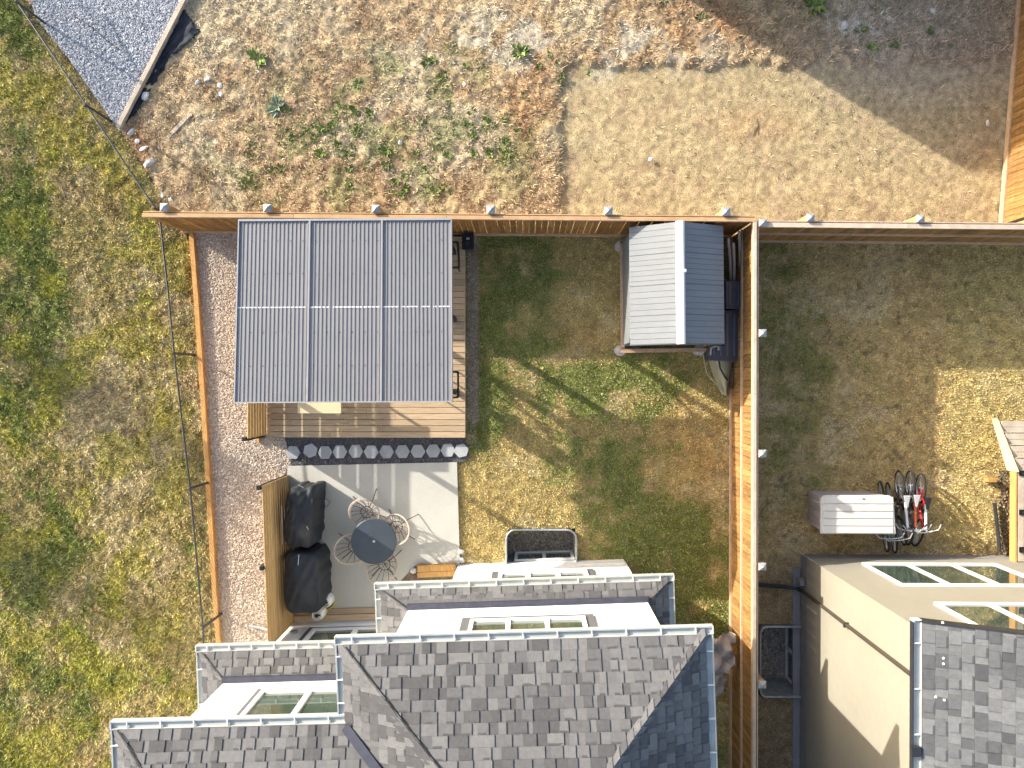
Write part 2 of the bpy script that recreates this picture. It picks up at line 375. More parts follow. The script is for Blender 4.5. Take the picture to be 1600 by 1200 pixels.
def sheet(name, poly, step, colfn, amp, z=0.0, holes=()):
    xs = [p[0] for p in poly]; ys = [p[1] for p in poly]
    gx = np.arange(min(xs), max(xs)+step, step); gy = np.arange(min(ys), max(ys)+step, step)
    X, Y = np.meshgrid(gx, gy)
    cx = (X[:-1, :-1]+X[1:, 1:])/2; cy = (Y[:-1, :-1]+Y[1:, 1:])/2
    keep = inpoly(cx, cy, poly)
    for h in holes: keep &= ~inpoly(cx, cy, h)
    nx = len(gx); jj, ii = np.nonzero(keep)
    a = jj*nx+ii; faces = np.stack([a, a+1, a+nx+1, a+nx], 1)
    used = np.unique(faces); rm = -np.ones(X.size, int); rm[used] = np.arange(len(used)); faces = rm[faces]
    xx = X.ravel()[used]; yy = Y.ravel()[used]
    am = amp(xx, yy) if callable(amp) else amp
    zz = z+relief(xx, yy, am)+am*0.5
    if amp is amp_dirt: zz = zz-.035*bare(*pxy(xx, yy))
    co = np.stack([xx, yy, zz], 1).astype(np.float32)
    me = bpy.data.meshes.new(name); me.vertices.add(len(co)); me.vertices.foreach_set('co', co.ravel())
    me.loops.add(faces.size); me.loops.foreach_set('vertex_index', faces.ravel().astype(np.int32))
    me.polygons.add(len(faces)); me.polygons.foreach_set('loop_start', np.arange(0, faces.size, 4, dtype=np.int32))
    me.polygons.foreach_set('loop_total', np.full(len(faces), 4, np.int32)); me.update(calc_edges=True)
    me.polygons.foreach_set('use_smooth', np.ones(len(faces), bool))
    set_cols(me, np.clip(colfn(xx, yy), 0.005, 0.9)); me.materials.append(mg)
    return link(name, me, kind='structure')

def tri_mesh(name, co, cols, m, nper=3, faces=None):
    me = bpy.data.meshes.new(name); me.vertices.add(len(co)); me.vertices.foreach_set('co', co.astype(np.float32).ravel())
    if faces is None: faces = np.arange(len(co)).reshape(-1, 3)
    me.loops.add(faces.size); me.loops.foreach_set('vertex_index', faces.ravel().astype(np.int32))
    me.polygons.add(len(faces)); me.polygons.foreach_set('loop_start', np.arange(0, faces.size, 3, dtype=np.int32))
    me.polygons.foreach_set('loop_total', np.full(len(faces), 3, np.int32)); me.update(calc_edges=True)
    set_cols(me, cols); me.materials.append(m); return me

def blades(name, poly, n, lmin, lmax, colfn, amp, wid=0.008, tilt=(0.5, 1.25), dens=None, avoid=(), label=None, cat=None, boost=1.05, clump=0.5, z0=0.0, var=0.3, pale=0.0):
    xs = [p[0] for p in poly]; ys = [p[1] for p in poly]
    x = rng.uniform(min(xs), max(xs), n); y = rng.uniform(min(ys), max(ys), n)
    k = inpoly(x, y, poly)
    for h in avoid: k &= ~inpoly(x, y, h)
    x = x[k]; y = y[k]
    d = (1-clump)+clump*smooth(fbm(x, y, 9, 303, 2), 0.35, 0.65)
    if dens is not None: d = d*dens(x, y)
    k = rng.random(len(x)) < d; x = x[k]; y = y[k]; n = len(x)
    L = rng.uniform(lmin, lmax, n); az = rng.uniform(0, 2*PI, n); ti = rng.uniform(tilt[0], tilt[1], n)
    am = amp(x, y) if callable(amp) else amp
    z = z0+relief(x, y, am)+am*0.5-0.004
    if amp is amp_dirt: z = z-.035*bare(*pxy(x, y))
    hx = np.cos(az)*np.sin(ti)*L; hy = np.sin(az)*np.sin(ti)*L; hz = np.cos(ti)*L
    w = wid*rng.uniform(0.6, 1.4, n)
    ax = az+rng.uniform(0.9, 2.2, n)
    v = np.zeros((n, 3, 3)); v[:, 0] = np.stack([x-np.cos(ax)*w, y-np.sin(ax)*w, z], 1)
    v[:, 1] = np.stack([x+np.cos(ax)*w, y+np.sin(ax)*w, z], 1); v[:, 2] = np.stack([x+hx, y+hy, z+hz], 1)
    c = colfn(x, y)*boost*(1+var*(rng.random(n)*2-1))[:, None]
    if pale:
        pk = rng.random(n) < pale; c[pk] = C(0.46, 0.43, 0.25)*(0.7+0.6*rng.random(pk.sum()))[:, None]
    c = c*(1+0.10*(rng.random((n, 3))-0.5))
    cols = np.repeat(np.clip(c, 0.005, 0.9), 3, 0)
    me = tri_mesh(name, v.reshape(-1, 3), cols, mb_)
    o = link(name, me, kind='stuff')
    if label: o['label'] = label; o['category'] = cat
    return o

def stones(name, poly, n, rmin, rmax, palette, z, label, cat, avoid=(), dens=None):
    xs = [p[0] for p in poly]; ys = [p[1] for p in poly]
    x = rng.uniform(min(xs), max(xs), n); y = rng.uniform(min(ys), max(ys), n)
    k = inpoly(x, y, poly)
    for h in avoid: k &= ~inpoly(x, y, h)
    x = x[k]; y = y[k]
    if dens is not None:
        k = rng.random(len(x)) < dens(x, y); x = x[k]; y = y[k]
    n = len(x); r = rmin+(rmax-rmin)*rng.random(n)**1.8
    base = np.array([(1, 0, 0), (0, 1, 0), (-1, 0, 0), (0, -1, 0), (0, 0, 1), (0, 0, -1)], float)
    fc = np.array([(0, 1, 4), (1, 2, 4), (2, 3, 4), (3, 0, 4), (1, 0, 5), (2, 1, 5), (3, 2, 5), (0, 3, 5)])[:4 if rmax < 0.03 else 8]
    a = rng.uniform(0, 2*PI, n); ca = np.cos(a); sa = np.sin(a)
    s = r[:, None]*rng.uniform(0.65, 1.25, (n, 3)); s[:, 2] *= 0.7
    v = base[None]*s[:, None, :]; v = v+rng.uniform(-0.25, 0.25, v.shape)*r[:, None, None]
    vx = v[..., 0]*ca[:, None]-v[..., 1]*sa[:, None]; vy = v[..., 0]*sa[:, None]+v[..., 1]*ca[:, None]
    co = np.stack([vx+x[:, None], vy+y[:, None], v[..., 2]+z+r[:, None]*0.3+relief(x, y, 0.02)[:, None]], -1)
    faces = (fc[None]+(np.arange(n)*6)[:, None, None]).reshape(-1, 3)
    pal = np.array(palette); c = pal[rng.integers(0, len(pal), n)]*rng.uniform(0.75, 1.25, n)[:, None]
    me = tri_mesh(name, co.reshape(-1, 3), np.repeat(np.clip(c, 0, 0.9), 6, 0), mst, faces=faces)
    o = link(name, me, kind='stuff')
    if label: o['label'] = label
    if cat: o['category'] = cat
    return o

# ------------------------------------------------------------------ ground
def base_ground():
    hx = sorted({-140.0, -30, 30, 140.0, *[round(p[0], 3) for h in HOLES for p in h]}); hy = sorted({-140.0, -30, 30, 140.0, *[round(p[1], 3) for h in HOLES for p in h]})
    mb = MB()
    for i in range(len(hx)-1):
        for j in range(len(hy)-1):
            cx = (hx[i]+hx[i+1])/2; cy = (hy[j]+hy[j+1])/2
            if any(min(p[0] for p in h) < cx < max(p[0] for p in h) and min(p[1] for p in h) < cy < max(p[1] for p in h) for h in HOLES): continue
            mb.poly([(hx[i], hy[j], -0.16), (hx[i+1], hy[j], -0.16), (hx[i+1], hy[j+1], -0.16), (hx[i], hy[j+1], -0.16)])
    m = mat('far_ground', (0.26, 0.22, 0.10), 0.95, 0.3, 0.4, speck=(8, 0.3), col2=(0.14, 0.15, 0.05), bump=0.4, bscale=12)
    link('ground', mb.mesh('ground', m), kind='structure')
base_ground()

P_FIELD = gp([(-320, -220), (-30, -220), (40, 0), (72, 38), (178, 190), (292, 362), (306, 420), (318, 600), (345, 1015), (350, 1420), (-320, 1420)])
P_DIRT = gp([(-30, -220), (40, 0), (72, 38), (178, 190), (292, 362), (1142, 367), (1600, 374), (1900, 378), (1900, -220)])
P_LAWN = gp([(300, 362), (1141, 367), (1141, 1420), (340, 1420)])
P_NEIGH = gp([(1141, 367), (1600, 374), (1900, 378), (1900, 1420), (1141, 1420)])
def dark(f, k):
    return lambda x, y: f(x, y)*k
sheet('field_ground', P_FIELD, 0.05, dark(col_field, .7), 0.09)
sheet('dirt_lot_ground', P_DIRT, 0.05, col_dirt, amp_dirt)
sheet('back_lawn_ground', P_LAWN, 0.06, dark(col_lawn, .72), 0.03, holes=[WELL_A])
sheet('neighbour_lawn_ground', P_NEIGH, 0.06, dark(col_neigh, .72), 0.03, holes=[WELL_B])

P_PATIO = gp([(450, 728), (714, 722), (719, 890), (719, 905), (600, 985), (455, 985)], 0.05)
P_STRIP = gp([(302, 363), (410, 363), (410, 684), (446, 684), (456, 726), (452, 745), (452, 985), (430, 1000), (424, 1030), (340, 1030), (318, 640)])
P_DECK = gp([(402, 366), (727, 366), (727, 684), (402, 684)], 0.25)
P_HOUSE = [(-6.1, -5.6), (-2.0, -5.6), (-1.75, -4.4), (2.4, -4.35), (2.4, -12), (-6.1, -12)]
P_NH = [(6.47, -4.16), (14, -4.16), (14, -12), (6.47, -12)]
P_GRAVEL = gp([(32, -60), (60, 30), (112, 95), (150, 150), (190, 205), (298, -10), (330, -80)])
P_BED = gp([(446, 684), (728, 683), (734, 716), (716, 724), (457, 730)])
P_FAB1 = gp([(190, 203), (283, 34), (268, 104), (218, 180)]); P_FAB2 = gp([(248, 100), (290, 14), (318, 50), (286, 84)])
AV = [P_FAB1, P_FAB2, P_PATIO, P_STRIP, P_DECK, P_HOUSE, P_NH, P_GRAVEL, P_BED, WELL_A, WELL_B]

blades('field_grass', P_FIELD, 760000, 0.04, 0.12, col_field, 0.09, 0.011, avoid=AV, boost=1.2, var=.6, clump=.75, tilt=(.25, 1.2), pale=.10, label='rough yellow green grass of the open field left of the fences', cat='grass')
def dd(x, y):
    px, py = pxy(x, y); return 0.97-0.93*bare(px, py)-0.5*smooth(fbm(x, y, 1.6, 71), 0.5, 0.62)*ell(px, py, 900, 70, 240, 55)
blades('dry_straw', P_DIRT, 420000, 0.04, 0.15, col_dirt, amp_dirt, 0.009, tilt=(0.7, 1.5), avoid=AV, dens=dd, boost=1.2, var=0.6, clump=.9, label='dry straw and dead stems littering the empty dirt lot', cat='straw')
blades('lawn_grass', P_LAWN, 640000, 0.025, 0.065, col_lawn, 0.03, 0.009, avoid=AV, boost=1.25, clump=0.6, var=.55, tilt=(.2, 1.1), pale=.22, label='patchy green and straw coloured lawn grass behind the white house', cat='grass')
blades('neighbour_lawn_grass', P_NEIGH, 600000, 0.025, 0.06, col_neigh, 0.03, 0.009, avoid=AV, boost=1.1, clump=0.6, var=.55, tilt=(.2, 1.1), pale=.10, label='brownish dry lawn grass in the yard right of the long fence', cat='grass')

def gc_d(x, y):
    px, py = pxy(x, y)
    return 0.9*smooth(fbm(x, y, 3.2, 61, 3), 0.54, 0.64)*np.clip(ell(px, py, 560, 240, 230, 110)+0.8*ell(px, py, 720, 190, 130, 110)+0.35*ell(px, py, 420, 90, 60, 40)+.2*ell(px, py, 1180, 20, 300, 60)+.5*ell(px, py, 1320, 10, 90, 60), 0, 1)
def gc_c(x, y):
    n = fbm(x, y, 5, 63); return mix3(np.zeros(x.shape+(3,))+C(0.17, 0.22, 0.06), C(0.27, 0.30, 0.12), smooth(n, .4, .6))
blades('weed_ground_cover', P_DIRT, 120000, 0.03, 0.09, gc_c, amp_dirt, 0.013, tilt=(0.5, 1.4), avoid=AV, dens=gc_d, var=.4, label='low green ground cover weeds in patches on the dry lot', cat='weeds')

def flat(name, poly, z, m, kind='structure', t=0.0):
    mb = MB()
    if t: mb.prism(poly, z-t, z)
    else: mb.poly([(p[0], p[1], z) for p in poly])
    return link(name, mb.mesh(name, m), kind=kind)
m_pinkbase = mat('pink_gravel_bed', (0.50, 0.40, 0.33), 0.95, 0.2, 8, bump=0.9, bscale=45, speck=(60, 0.35))
m_greybase = mat('grey_gravel_bed', (0.34, 0.35, 0.38), 0.95, 0.2, 8, bump=0.9, bscale=40, speck=(55, 0.4))
m_darkbase = mat('dark_gravel_bed', (0.10, 0.10, 0.115), 0.95, 0.3, 8, bump=0.9, bscale=50, speck=(60, 0.4))
flat('gravel_strip', P_STRIP, 0.045, m_pinkbase)
flat('gravel_pad', P_GRAVEL, 0.09, m_greybase)
flat('paver_bed', P_BED, 0.052, m_darkbase)
stones('pink_gravel', P_STRIP, 60000, 0.008, 0.026, [(0.62, 0.52, 0.41), (0.54, 0.45, 0.34), (0.66, 0.58, 0.49), (0.40, 0.32, 0.25), (0.62, 0.50, 0.40), (0.58, 0.51, 0.41)], 0.05, 'pinkish tan gravel filling the strip along the left fence', 'gravel')
stones('grey_gravel', P_GRAVEL, 46000, 0.009, 0.026, [(0.42, 0.43, 0.46), (0.52, 0.53, 0.55), (0.30, 0.31, 0.34), (0.60, 0.61, 0.63), (0.38, 0.40, 0.44)], 0.10, 'blue grey crushed gravel on the triangular pad at top left', 'gravel')
stones('dark_gravel', P_BED, 9000, 0.007, 0.017, [(0.10, 0.10, 0.12), (0.15, 0.145, 0.15), (0.07, 0.07, 0.085), (0.22, 0.20, 0.18)], 0.055, 'dark gravel around the hexagon pavers beside the deck', 'gravel')
stones('side_pebbles', gp([(731, 400), (748, 400), (744, 700), (728, 700)]), 1500, 0.008, 0.025, [(0.38, 0.32, 0.26), (0.46, 0.39, 0.32), (0.28, 0.24, 0.20)], 0.02, 'brown pebbles and soil along the right side of the deck', 'gravel')
stones('dirt_clods', P_DIRT, 16000, 0.006, 0.03, [(0.40, 0.32, 0.22), (0.30, 0.23, 0.16), (0.46, 0.38, 0.28), (0.34, 0.26, 0.17)], 0.025, 'small clods and stones lying on the bare lot', 'gravel', avoid=[P_GRAVEL], dens=lambda x, y: 1-.88*bare(*pxy(x, y)))

# patio slab
o = flat('patio', P_PATIO, 0.085, m_conc, t=0.10)

# landscape fabric along the timber, timber edge, loose plank
mbf = MB()
def crumple(name, pts, z, m, label, cat, amp=0.03, seg=14, seed=0):
    """crumpled sheet filling a world quad"""
    a, b, c, d = [Vector((p[0], p[1], 0)) for p in pts]; mb = MB(); rr = random.Random(seed)
    idx = {}
    for i in range(seg+1):
        for j in range(seg+1):
            u, v = i/seg, j/seg
            p = a*(1-u)*(1-v)+b*u*(1-v)+c*u*v+d*(1-u)*v
            e = 0.0 if 0 < i < seg and 0 < j < seg else 1.0
            p = p+Vector((rr.uniform(-1, 1)*0.02, rr.uniform(-1, 1)*0.02, 0))*(1+e)
            zz = z+amp*(0.5+0.5*math.sin(u*7+seed)*math.cos(v*9+seed*2))+rr.uniform(0, amp)*(0.5)
            idx[i, j] = len(mb.v); mb.v.append((p.x, p.y, zz))
    for i in range(seg):
        for j in range(seg): mb.f.append((idx[i, j], idx[i+1, j], idx[i+1, j+1], idx[i, j+1]))
    o = link(name, mb.mesh(name, m, smooth=True)); s = o.modifiers.new('solid', 'SOLIDIFY'); s.thickness = 0.004
    if label: tag(o, label, cat)
    return o
crumple('landscape_fabric', gp([(193, 200), (280, 40), (262, 100), (216, 176)]), 0.04, m_fabric, 'crumpled black landscape fabric poking out along the grey timber', 'fabric', 0.03, 16, 3)
crumple('plastic_sheet', gp([(252, 96), (290, 18), (314, 50), (285, 80)]), 0.05, m_fabric, 'glossy dark plastic sheet flap beside the upper end of the grey timber', 'plastic sheet', 0.03, 12, 5)
def beam(name, a, b, w, h, z, m, label, cat, group=None):
    a = Vector((a[0], a[1], 0)); b = Vector((b[0], b[1], 0)); d = b-a; mid = (a+b)/2
    mb = MB().box((0, 0, 0), (d.length, w, h)); o = link(name, mb.mesh(name, m), loc=(mid.x, mid.y, z+h/2), rot=(0, 0, math.atan2(d.y, d.x)))
    bevel(o, 0.006, 1); tag(o, label, cat, group); return o
beam('edging_timber', at(190, 202), at(330, -70), 0.11, 0.15, 0.02, m_timber, 'long weathered grey timber edging the triangular gravel pad', 'timber')
beam('loose_plank', at(264, 216), at(299, 179), 0.09, 0.03, 0.03, m_timber, 'short weathered plank lying on the dirt near the gravel corner', 'plank')
beam('thin_lath', at(268, 218), at(300, 219), 0.02, 0.02, 0.03, m_timber, 'thin stick lying across the dirt beside the weathered plank', 'stick')
mbs = MB().path([at(112, 22, 0.13), at(140, 40, 0.15), at(165, 62, 0.14), at(187, 78, 0.12)], 0.008)
tag(link('thin_stake', mbs.mesh('s', m_black)), 'thin dark rod lying across the blue grey gravel pad', 'rod')

# rubble along the fence corner
def rock_mesh(seed, r=1.0):
    rr = random.Random(seed); mb = MB(); n = 7
    prof = [(0.55, -0.4), (1.0, 0.0), (0.75, 0.45), (0.3, 0.62)]
    k = 0
    for (q, z) in prof:
        for i in range(n):
            t = 2*PI*i/n; f = rr.uniform(0.75, 1.2); mb.v.append((q*f*math.cos(t)*r, q*f*math.sin(t)*r*0.8, (z+rr.uniform(-.08, .08))*r))
    for a in range(3):
        for i in range(n): j = (i+1) % n; mb.f.append((a*n+i, a*n+j, (a+1)*n+j, (a+1)*n+i))
    mb.f.append(tuple(3*n+i for i in range(n)))
    return mb.mesh('rock', m_stonew)
RM = [rock_mesh(s) for s in range(5)]
ROCKS = [(207, 207, .09, 'white concrete chunk at the tip of the grey timber'), (216, 222, .07, 'purplish pale chunk just below the timber tip'), (226, 234, .09, 'greenish pale rubble chunk in the row under the timber'),
         (236, 255, .13, 'largest pale rubble lump, right of the reddish dry weeds'), (228, 152, .11, 'square pale block leaning on the black fabric'), (255, 305, .08, 'white rubble nearest the fence corner post'),
         (268, 314, .07, 'flat pale fragment between the fence corner and white rubble'), (310, 130, .06, 'small white fragment left in the pair below the plastic sheet'), (325, 125, .07, 'white fragment right in the pair below the plastic sheet'),
         (345, 135, .06, 'pinkish fragment in the dry grass right of the white pair'), (346, 148, .05, 'lowest pinkish fragment in the dry grass below its neighbour'), (338, 226, .06, 'white stone alone in the tan dirt below the loose plank'),
         (405, 113, .05, 'small white stone under the dark green weed clump'), (727, 133, .06, 'small white stone beside a green weed in mid lot'), (626, 224, .05, 'tiny white stone among green weeds below the big patch'), (1318, 40, .09, 'pale boulder in the shaded upper right of the lot'),
         (1456, 18, .07, 'small white stone at the top of the shaded lot'), (1016, 250, .05, 'tiny white stone on the bare tan soil'), (1542, 193, .06, 'small pale stone near the right fence in shadow')]
for i, (a, b, r, lab) in enumerate(ROCKS):
    p = at(a, b); o = link('rubble_stone', RM[i % 5], loc=(p.x, p.y, 0.03+r*0.2), rot=(R.uniform(-.3, .3), R.uniform(-.3, .3), R.uniform(0, 6))); r *= 1.35; o.scale = (r, r*R.uniform(.6, 1.2), r*.5)
    tag(o, lab, 'stone', 'pale stones strewn over the dirt lot')

# weeds
def weed_mesh(seed, m, n=16, L=0.14):
    rr = random.Random(seed); mb = MB()
    for i in range(n):
        a = rr.uniform(0, 2*PI); l = L*rr.uniform(0.5, 1.2); t = rr.uniform(0.1, 0.9); w = l*0.22
        d = Vector((math.cos(a), math.sin(a), 0)); s = Vector((-d.y, d.x, 0)); b = d*rr.uniform(0, L*0.35)
        up = Vector((0, 0, 1))
        p0 = b+up*0.005; p1 = b+d*l*.5*math.cos(t)+up*(l*.6*math.sin(t)+.02); p2 = b+d*l*math.cos(t)+up*(l*.75*math.sin(t)+0.01)
        mb.poly([p0, p1-s*w, p2, p1+s*w])
    return mb.mesh('weed', m)
WM = [weed_mesh(s, m_leaf, 18+3*s, 0.11+0.015*s) for s in range(5)]; WS = weed_mesh(9, m_leaf2, 34, 0.2)
wspots = []
rw = random.Random(4)
for (cx, cy, sx, sy, n) in [(470, 215, 60, 40, 26), (520, 240, 50, 30, 22), (590, 265, 80, 30, 26), (550, 190, 60, 40, 18), (720, 215, 60, 45, 20), (680, 120, 50, 35, 10), (780, 240, 50, 60, 14), (400, 250, 50, 40, 12), (640, 300, 80, 15, 8), (1100, 20, 200, 20, 10), (860, 90, 60, 30, 8), (1380, 60, 100, 40, 10)]:
    for _ in range(n): wspots.append((rw.gauss(cx, sx*.5), rw.gauss(cy, sy*.5), rw.uniform(.35, .85)))
for a, b, s in wspots:
    if b > 318 or a < 330: continue
    p = at(a, b); o = link('green_weed', rw.choice(WM), loc=(p.x, p.y, 0.02), rot=(0, 0, rw.uniform(0, 6))); o.scale = (s, s, s)
    tag(o, 'small leafy green weed growing out of the dry dirt lot', 'weed', 'small green weeds on the dirt lot')
for a, b, s, me, lab in [(433, 168, 1.0, WS, 'large sage green thistle-like weed in the left half of the lot'), (404, 94, 1.25, WM[4], 'bushy dark green grass clump near the top left of the lot'), (812, 82, 1.1, WM[3], 'dark green weed alone on the tan soil in the upper middle'),
                         (604, 236, .9, WM[2], 'bright yellow green weed in the middle of the weed patch'), (1268, 12, 1.5, WM[4], 'tall dark green weed at the top edge where the shadow starts')]:
    p = at(a, b); o = link('large_weed', me, loc=(p.x, p.y, 0.02)); o.scale = (s*1.2,)*3; tag(o, lab, 'weed')
# dead twigs
for a, b, c, d, lab in [(1175, 178, 1168, 205, 'forked dead twig on the bare soil below the rust patch'), (1440, 100, 1480, 92, 'pale bent stick in the shaded part of the lot'), (1545, 62, 1575, 80, 'pale dry stalk beside the right fence'), (1420, 85, 1432, 104, 'short pale stalk below the shaded pale soil')]:
    p = at(a, b, .04); q = at(c, d, .04); m_ = (p+q)/2+Vector((.03, .05, .02)); mb = MB().path([p, m_, q], 0.010).path([m_, q+Vector((.12, .02, 0))], 0.007)
    tag(link('dead_twig', mb.mesh('t', m_stick)), lab, 'twig')

def wpart(name, mb, m, parent, label=None, smooth=False, kind=None):
    """a part whose vertices are given in place; stored relative to its thing"""
    r = parent
    while r.parent: r = r.parent
    inv = (Matrix.Translation(r.location) @ Matrix.Rotation(r.rotation_euler.z, 4, 'Z')).inverted()
    mb.v = [tuple(inv @ Vector(v)) for v in mb.v]
    return link(name, mb.mesh(name, m, smooth=smooth), parent, kind=kind, label=label)

# ------------------------------------------------------------------ wooden fences
def fence(A, B, h, label, posts, inner, mid=(0.95,), group=None, post_size=0.10, kick=True, z0=0.0, capw=0.14, post_off=0.085, pick=0.140, cat='fence', kickz=0.09, capm=None):
    """inner = +1 if the rails face left of A->B, -1 if right. posts = list of distances along A->B"""
    A = Vector((A[0], A[1], 0)); B = Vector((B[0], B[1], 0)); d = B-A; L = d.length; ang = math.atan2(d.y, d.x)
    root = thing('wooden_fence', label, cat, (A.x, A.y, z0), ang, group)
    n = int(L/pick); s = inner
    pm = [MB().box((0, 0, h/2+0.01), (pick-0.008, 0.016, h-0.05)).mesh('picket', m_fence)]
    # a slightly warped variant
    def warp(k):
        mb = MB(); w = (pick-0.008)/2; rr = random.Random(k)
        a = rr.uniform(-.004, .004)
        b = [(-w, -.008+a, 0.03), (w, -.008-a, 0.03), (w, .008-a, 0.03), (-w, .008+a, 0.03)]
        t = [(-w-a, -.008-a, h-.02), (w-a, -.008+a, h-.02), (w-a, .008+a, h-.02), (-w-a, .008-a, h-.02)]
        return mb.hexa([Vector(p) for p in b], [Vector(p) for p in t]).mesh('picket', m_fence)
    pm += [warp(k) for k in range(3)]
    for i in range(n):
        o = link('picket', pm[i % 4], root, loc=((i+.5)*L/n, R.uniform(-.002, .002), 0))
    def rail(z, hh=0.085, ww=0.038, m=m_rail, nm='rail', off=0.008):
        k = max(1, round(L/2.44)); 
        for i in range(k):
            l = L/k; o = link(nm, MB().box((0, 0, 0), (l-0.006, ww, hh)).mesh(nm, m), root, loc=((i+.5)*l, s*(off+ww/2+.001), z)); 
    if kick: rail(kickz, 0.14, 0.038, nm='kickboard')
    for z in mid: rail(z)
    rail(h-0.10)
    k = max(1, round(L/3.6))
    for i in range(k):
        l = L/k
        o = link('cap_board', MB().box((0, 0, 0), (l-0.005, capw, 0.032)).mesh('cap_board', capm or m_cap), root, loc=((i+.5)*l, s*0.025, h+0.016+0.001)); bevel(o, .004, 1)
    # thin outer trim strip
    for i in range(k):
        l = L/k; link('trim_strip', MB().box((0, 0, 0), (l-0.005, 0.022, 0.09)).mesh('trim_strip', capm or m_cap), root, loc=((i+.5)*l, -s*(capw/2+.012), h-0.045))
    for x in posts:
        p = link('post', MB().box((0, 0, (h+0.06)/2), (post_size, post_size, h+0.06)).mesh('post', m_post), root, loc=(x, -s*(post_off+post_size/2), 0))
        w = post_size*.62; mb = MB()
        zt = h+0.06; b = [(-w, -w, zt), (w, -w, zt), (w, w, zt), (-w, w, zt)]; t = [(-w, -w, zt+.02), (w, -w, zt+.02), (w, w, zt+.02), (-w, w, zt+.02)]
        mb.hexa(b, t); k0 = len(mb.v); mb.v += [tuple(Vector(q)+Vector((0, 0, .001))) for q in t]+[(0, 0, zt+.075)]
        for i in range(4): mb.f.append((k0+i, k0+(i+1) % 4, k0+4))
        link('post_cap', mb.mesh('post_cap', m_postcap), p)
    return root
FH = 1.83
pA = at(287, 362); pB = at(1142, 369)
def along(A, B, px, z=1.9):
    # distances along A->B of the posts seen at photo x = px
    d = (B-A); out = []
    for q in px:
        x = (q-NX)*(HC-z)/F; out.append((x-A.x)/d.x*d.length)
    return out
fence(pA, pB, FH, 'long cedar fence behind the pavilion and the shed, at the edge of the dirt lot', along(pA, pB, [252, 416, 587, 767, 950, 1132]), -1, mid=(), group='cedar fences', capw=.085, capm=m_capo, post_size=.14, post_off=.06)
pC = at(1142, 372); pD = at(1141, 1330)
def alongy(A, B, py, z=1.9):
    d = (B-A); return [((-(q-NY)*(HC-z)/F)-A.y)/d.y*d.length for q in py]
fence(pC, pD, FH, 'long cedar fence between the two back yards, beside the shed', alongy(pC, pD, [350, 521, 708, 884, 1068]), -1, mid=(0.95,), group='cedar fences', capw=.075, post_size=.13, post_off=.06)
pE = at(1150, 376); pG = at(1760, 382)
fence(pE, pG, FH, 'cedar fence with a middle rail closing the top of the right hand yard', along(pE, pG, [1262, 1430, 1610]), -1, mid=(0.95,), group='cedar fences', capw=.10, post_size=.13, post_off=.06)
pH = at(1562, 352); pI = at(1600, -130)
fence(pH, pI, FH, 'honey stained cedar fence at the upper right corner, right of the dirt lot', [0.4, 2.6, 4.8], -1 if False else 1, mid=(0.95,), group='cedar fences')

# low board along the gravel strip
EB = [(303, 362), (312, 480), (320, 600), (331, 780), (340, 930), (348, 1035)]
root = thing('edging_board', 'long orange edging board on edge along the left of the pink gravel', 'edging', tuple(at(303, 362)))
for i in range(len(EB)-1):
    a = at(*EB[i]); b = at(*EB[i+1]); d = (b-a); n = Vector((-d.y, d.x, 0)).normalized()*0.055; e = d.normalized()*0.002
    q = [a+e-n, b-e-n, b-e+n, a+e+n]; q = [a+e+n, a+e-n, b-e-n, b-e+n]
    mb = MB().hexa([(p.x, p.y, -0.05) for p in q], [(p.x, p.y, 0.17+0.004*(i % 2)) for p in q]); wpart('board', mb, m_plank, root)
# short stakes / screws on the outer side
for (a, b) in [(306, 470), (316, 600), (325, 700), (334, 830), (342, 960)]:
    p = at(a, b); wpart('stake', MB().box((p.x-0.09, p.y, 0.05), (0.04, 0.09, 0.16)), m_post, root)

# ------------------------------------------------------------------ chain link fences
def chain_fence(pts, posts, h, label, seed=0):
    P = [Vector((p[0], p[1], 0)) for p in pts]
    root = thing('chain_link_fence', label, 'wire fence', tuple(P[0]))
    mb = MB().path([p+Vector((0, 0, h)) for p in P], 0.021, 8); wpart('top_rail', mb, m_chain, root)
    mb = MB().path([p+Vector((0, 0, 0.05)) for p in P], 0.004, 4); wpart('tension_wire', mb, m_chain, root)
    for q in posts:
        mb = MB().tube((q.x, q.y, 0), (q.x, q.y, h+0.03), 0.03, 10); mb.lathe((q.x, q.y, h+.03), [(.036, 0), (.036, .02), (.012, .045)], 10); wpart('post', mb, m_chain, root)
    # mesh: diagonal wires as thin three-sided prisms
    mb = MB(); sp = 0.085
    for a, b in zip(P[:-1], P[1:]):
        d = b-a; L = d.length; u = d/L; n = Vector((-u.y, u.x, 0))
        def pt(s, z): return a+u*s+Vector((0, 0, z))
        for sg in (1, -1):
            s = -h
            while s < L+h:
                s0, z0, s1, z1 = (s, 0.05, s+h, h) if sg > 0 else (s, h, s+h, 0.05)
                lo = max(0, -s0); hi = min(1, (L-s0)/(h)); lo = max(0, (0-s0)/h)
                if hi > lo:
                    p = pt(s0+h*lo, z0+(z1-z0)*lo)+n*0.003*sg; q = pt(s0+h*hi, z0+(z1-z0)*hi)+n*0.003*sg
                    mb.tube(p, q, 0.0022, 3, cap=False)
                s += sp*1.414
    o = wpart('wire_mesh', mb, m_chain, root); o['kind'] = 'stuff'
    return root
def topt(px, py, h): 
    v = at(px, py, h); return Vector((v.x, v.y, 0))
CH = 1.05
cp = [topt(a, b, CH) for a, b in [(-40, -110), (27, 4), (84, 88), (135, 165), (190, 248), (243, 326)]]
chain_fence(cp, [cp[1], cp[3], cp[5]], CH, 'black chain-link fence slanting past the grey gravel pad')
cp = [topt(a, b, CH) for a, b in [(250, 344), (262, 450), (272, 552), (284, 655), (297, 763), (307, 870), (317, 981), (320, 1040)]]
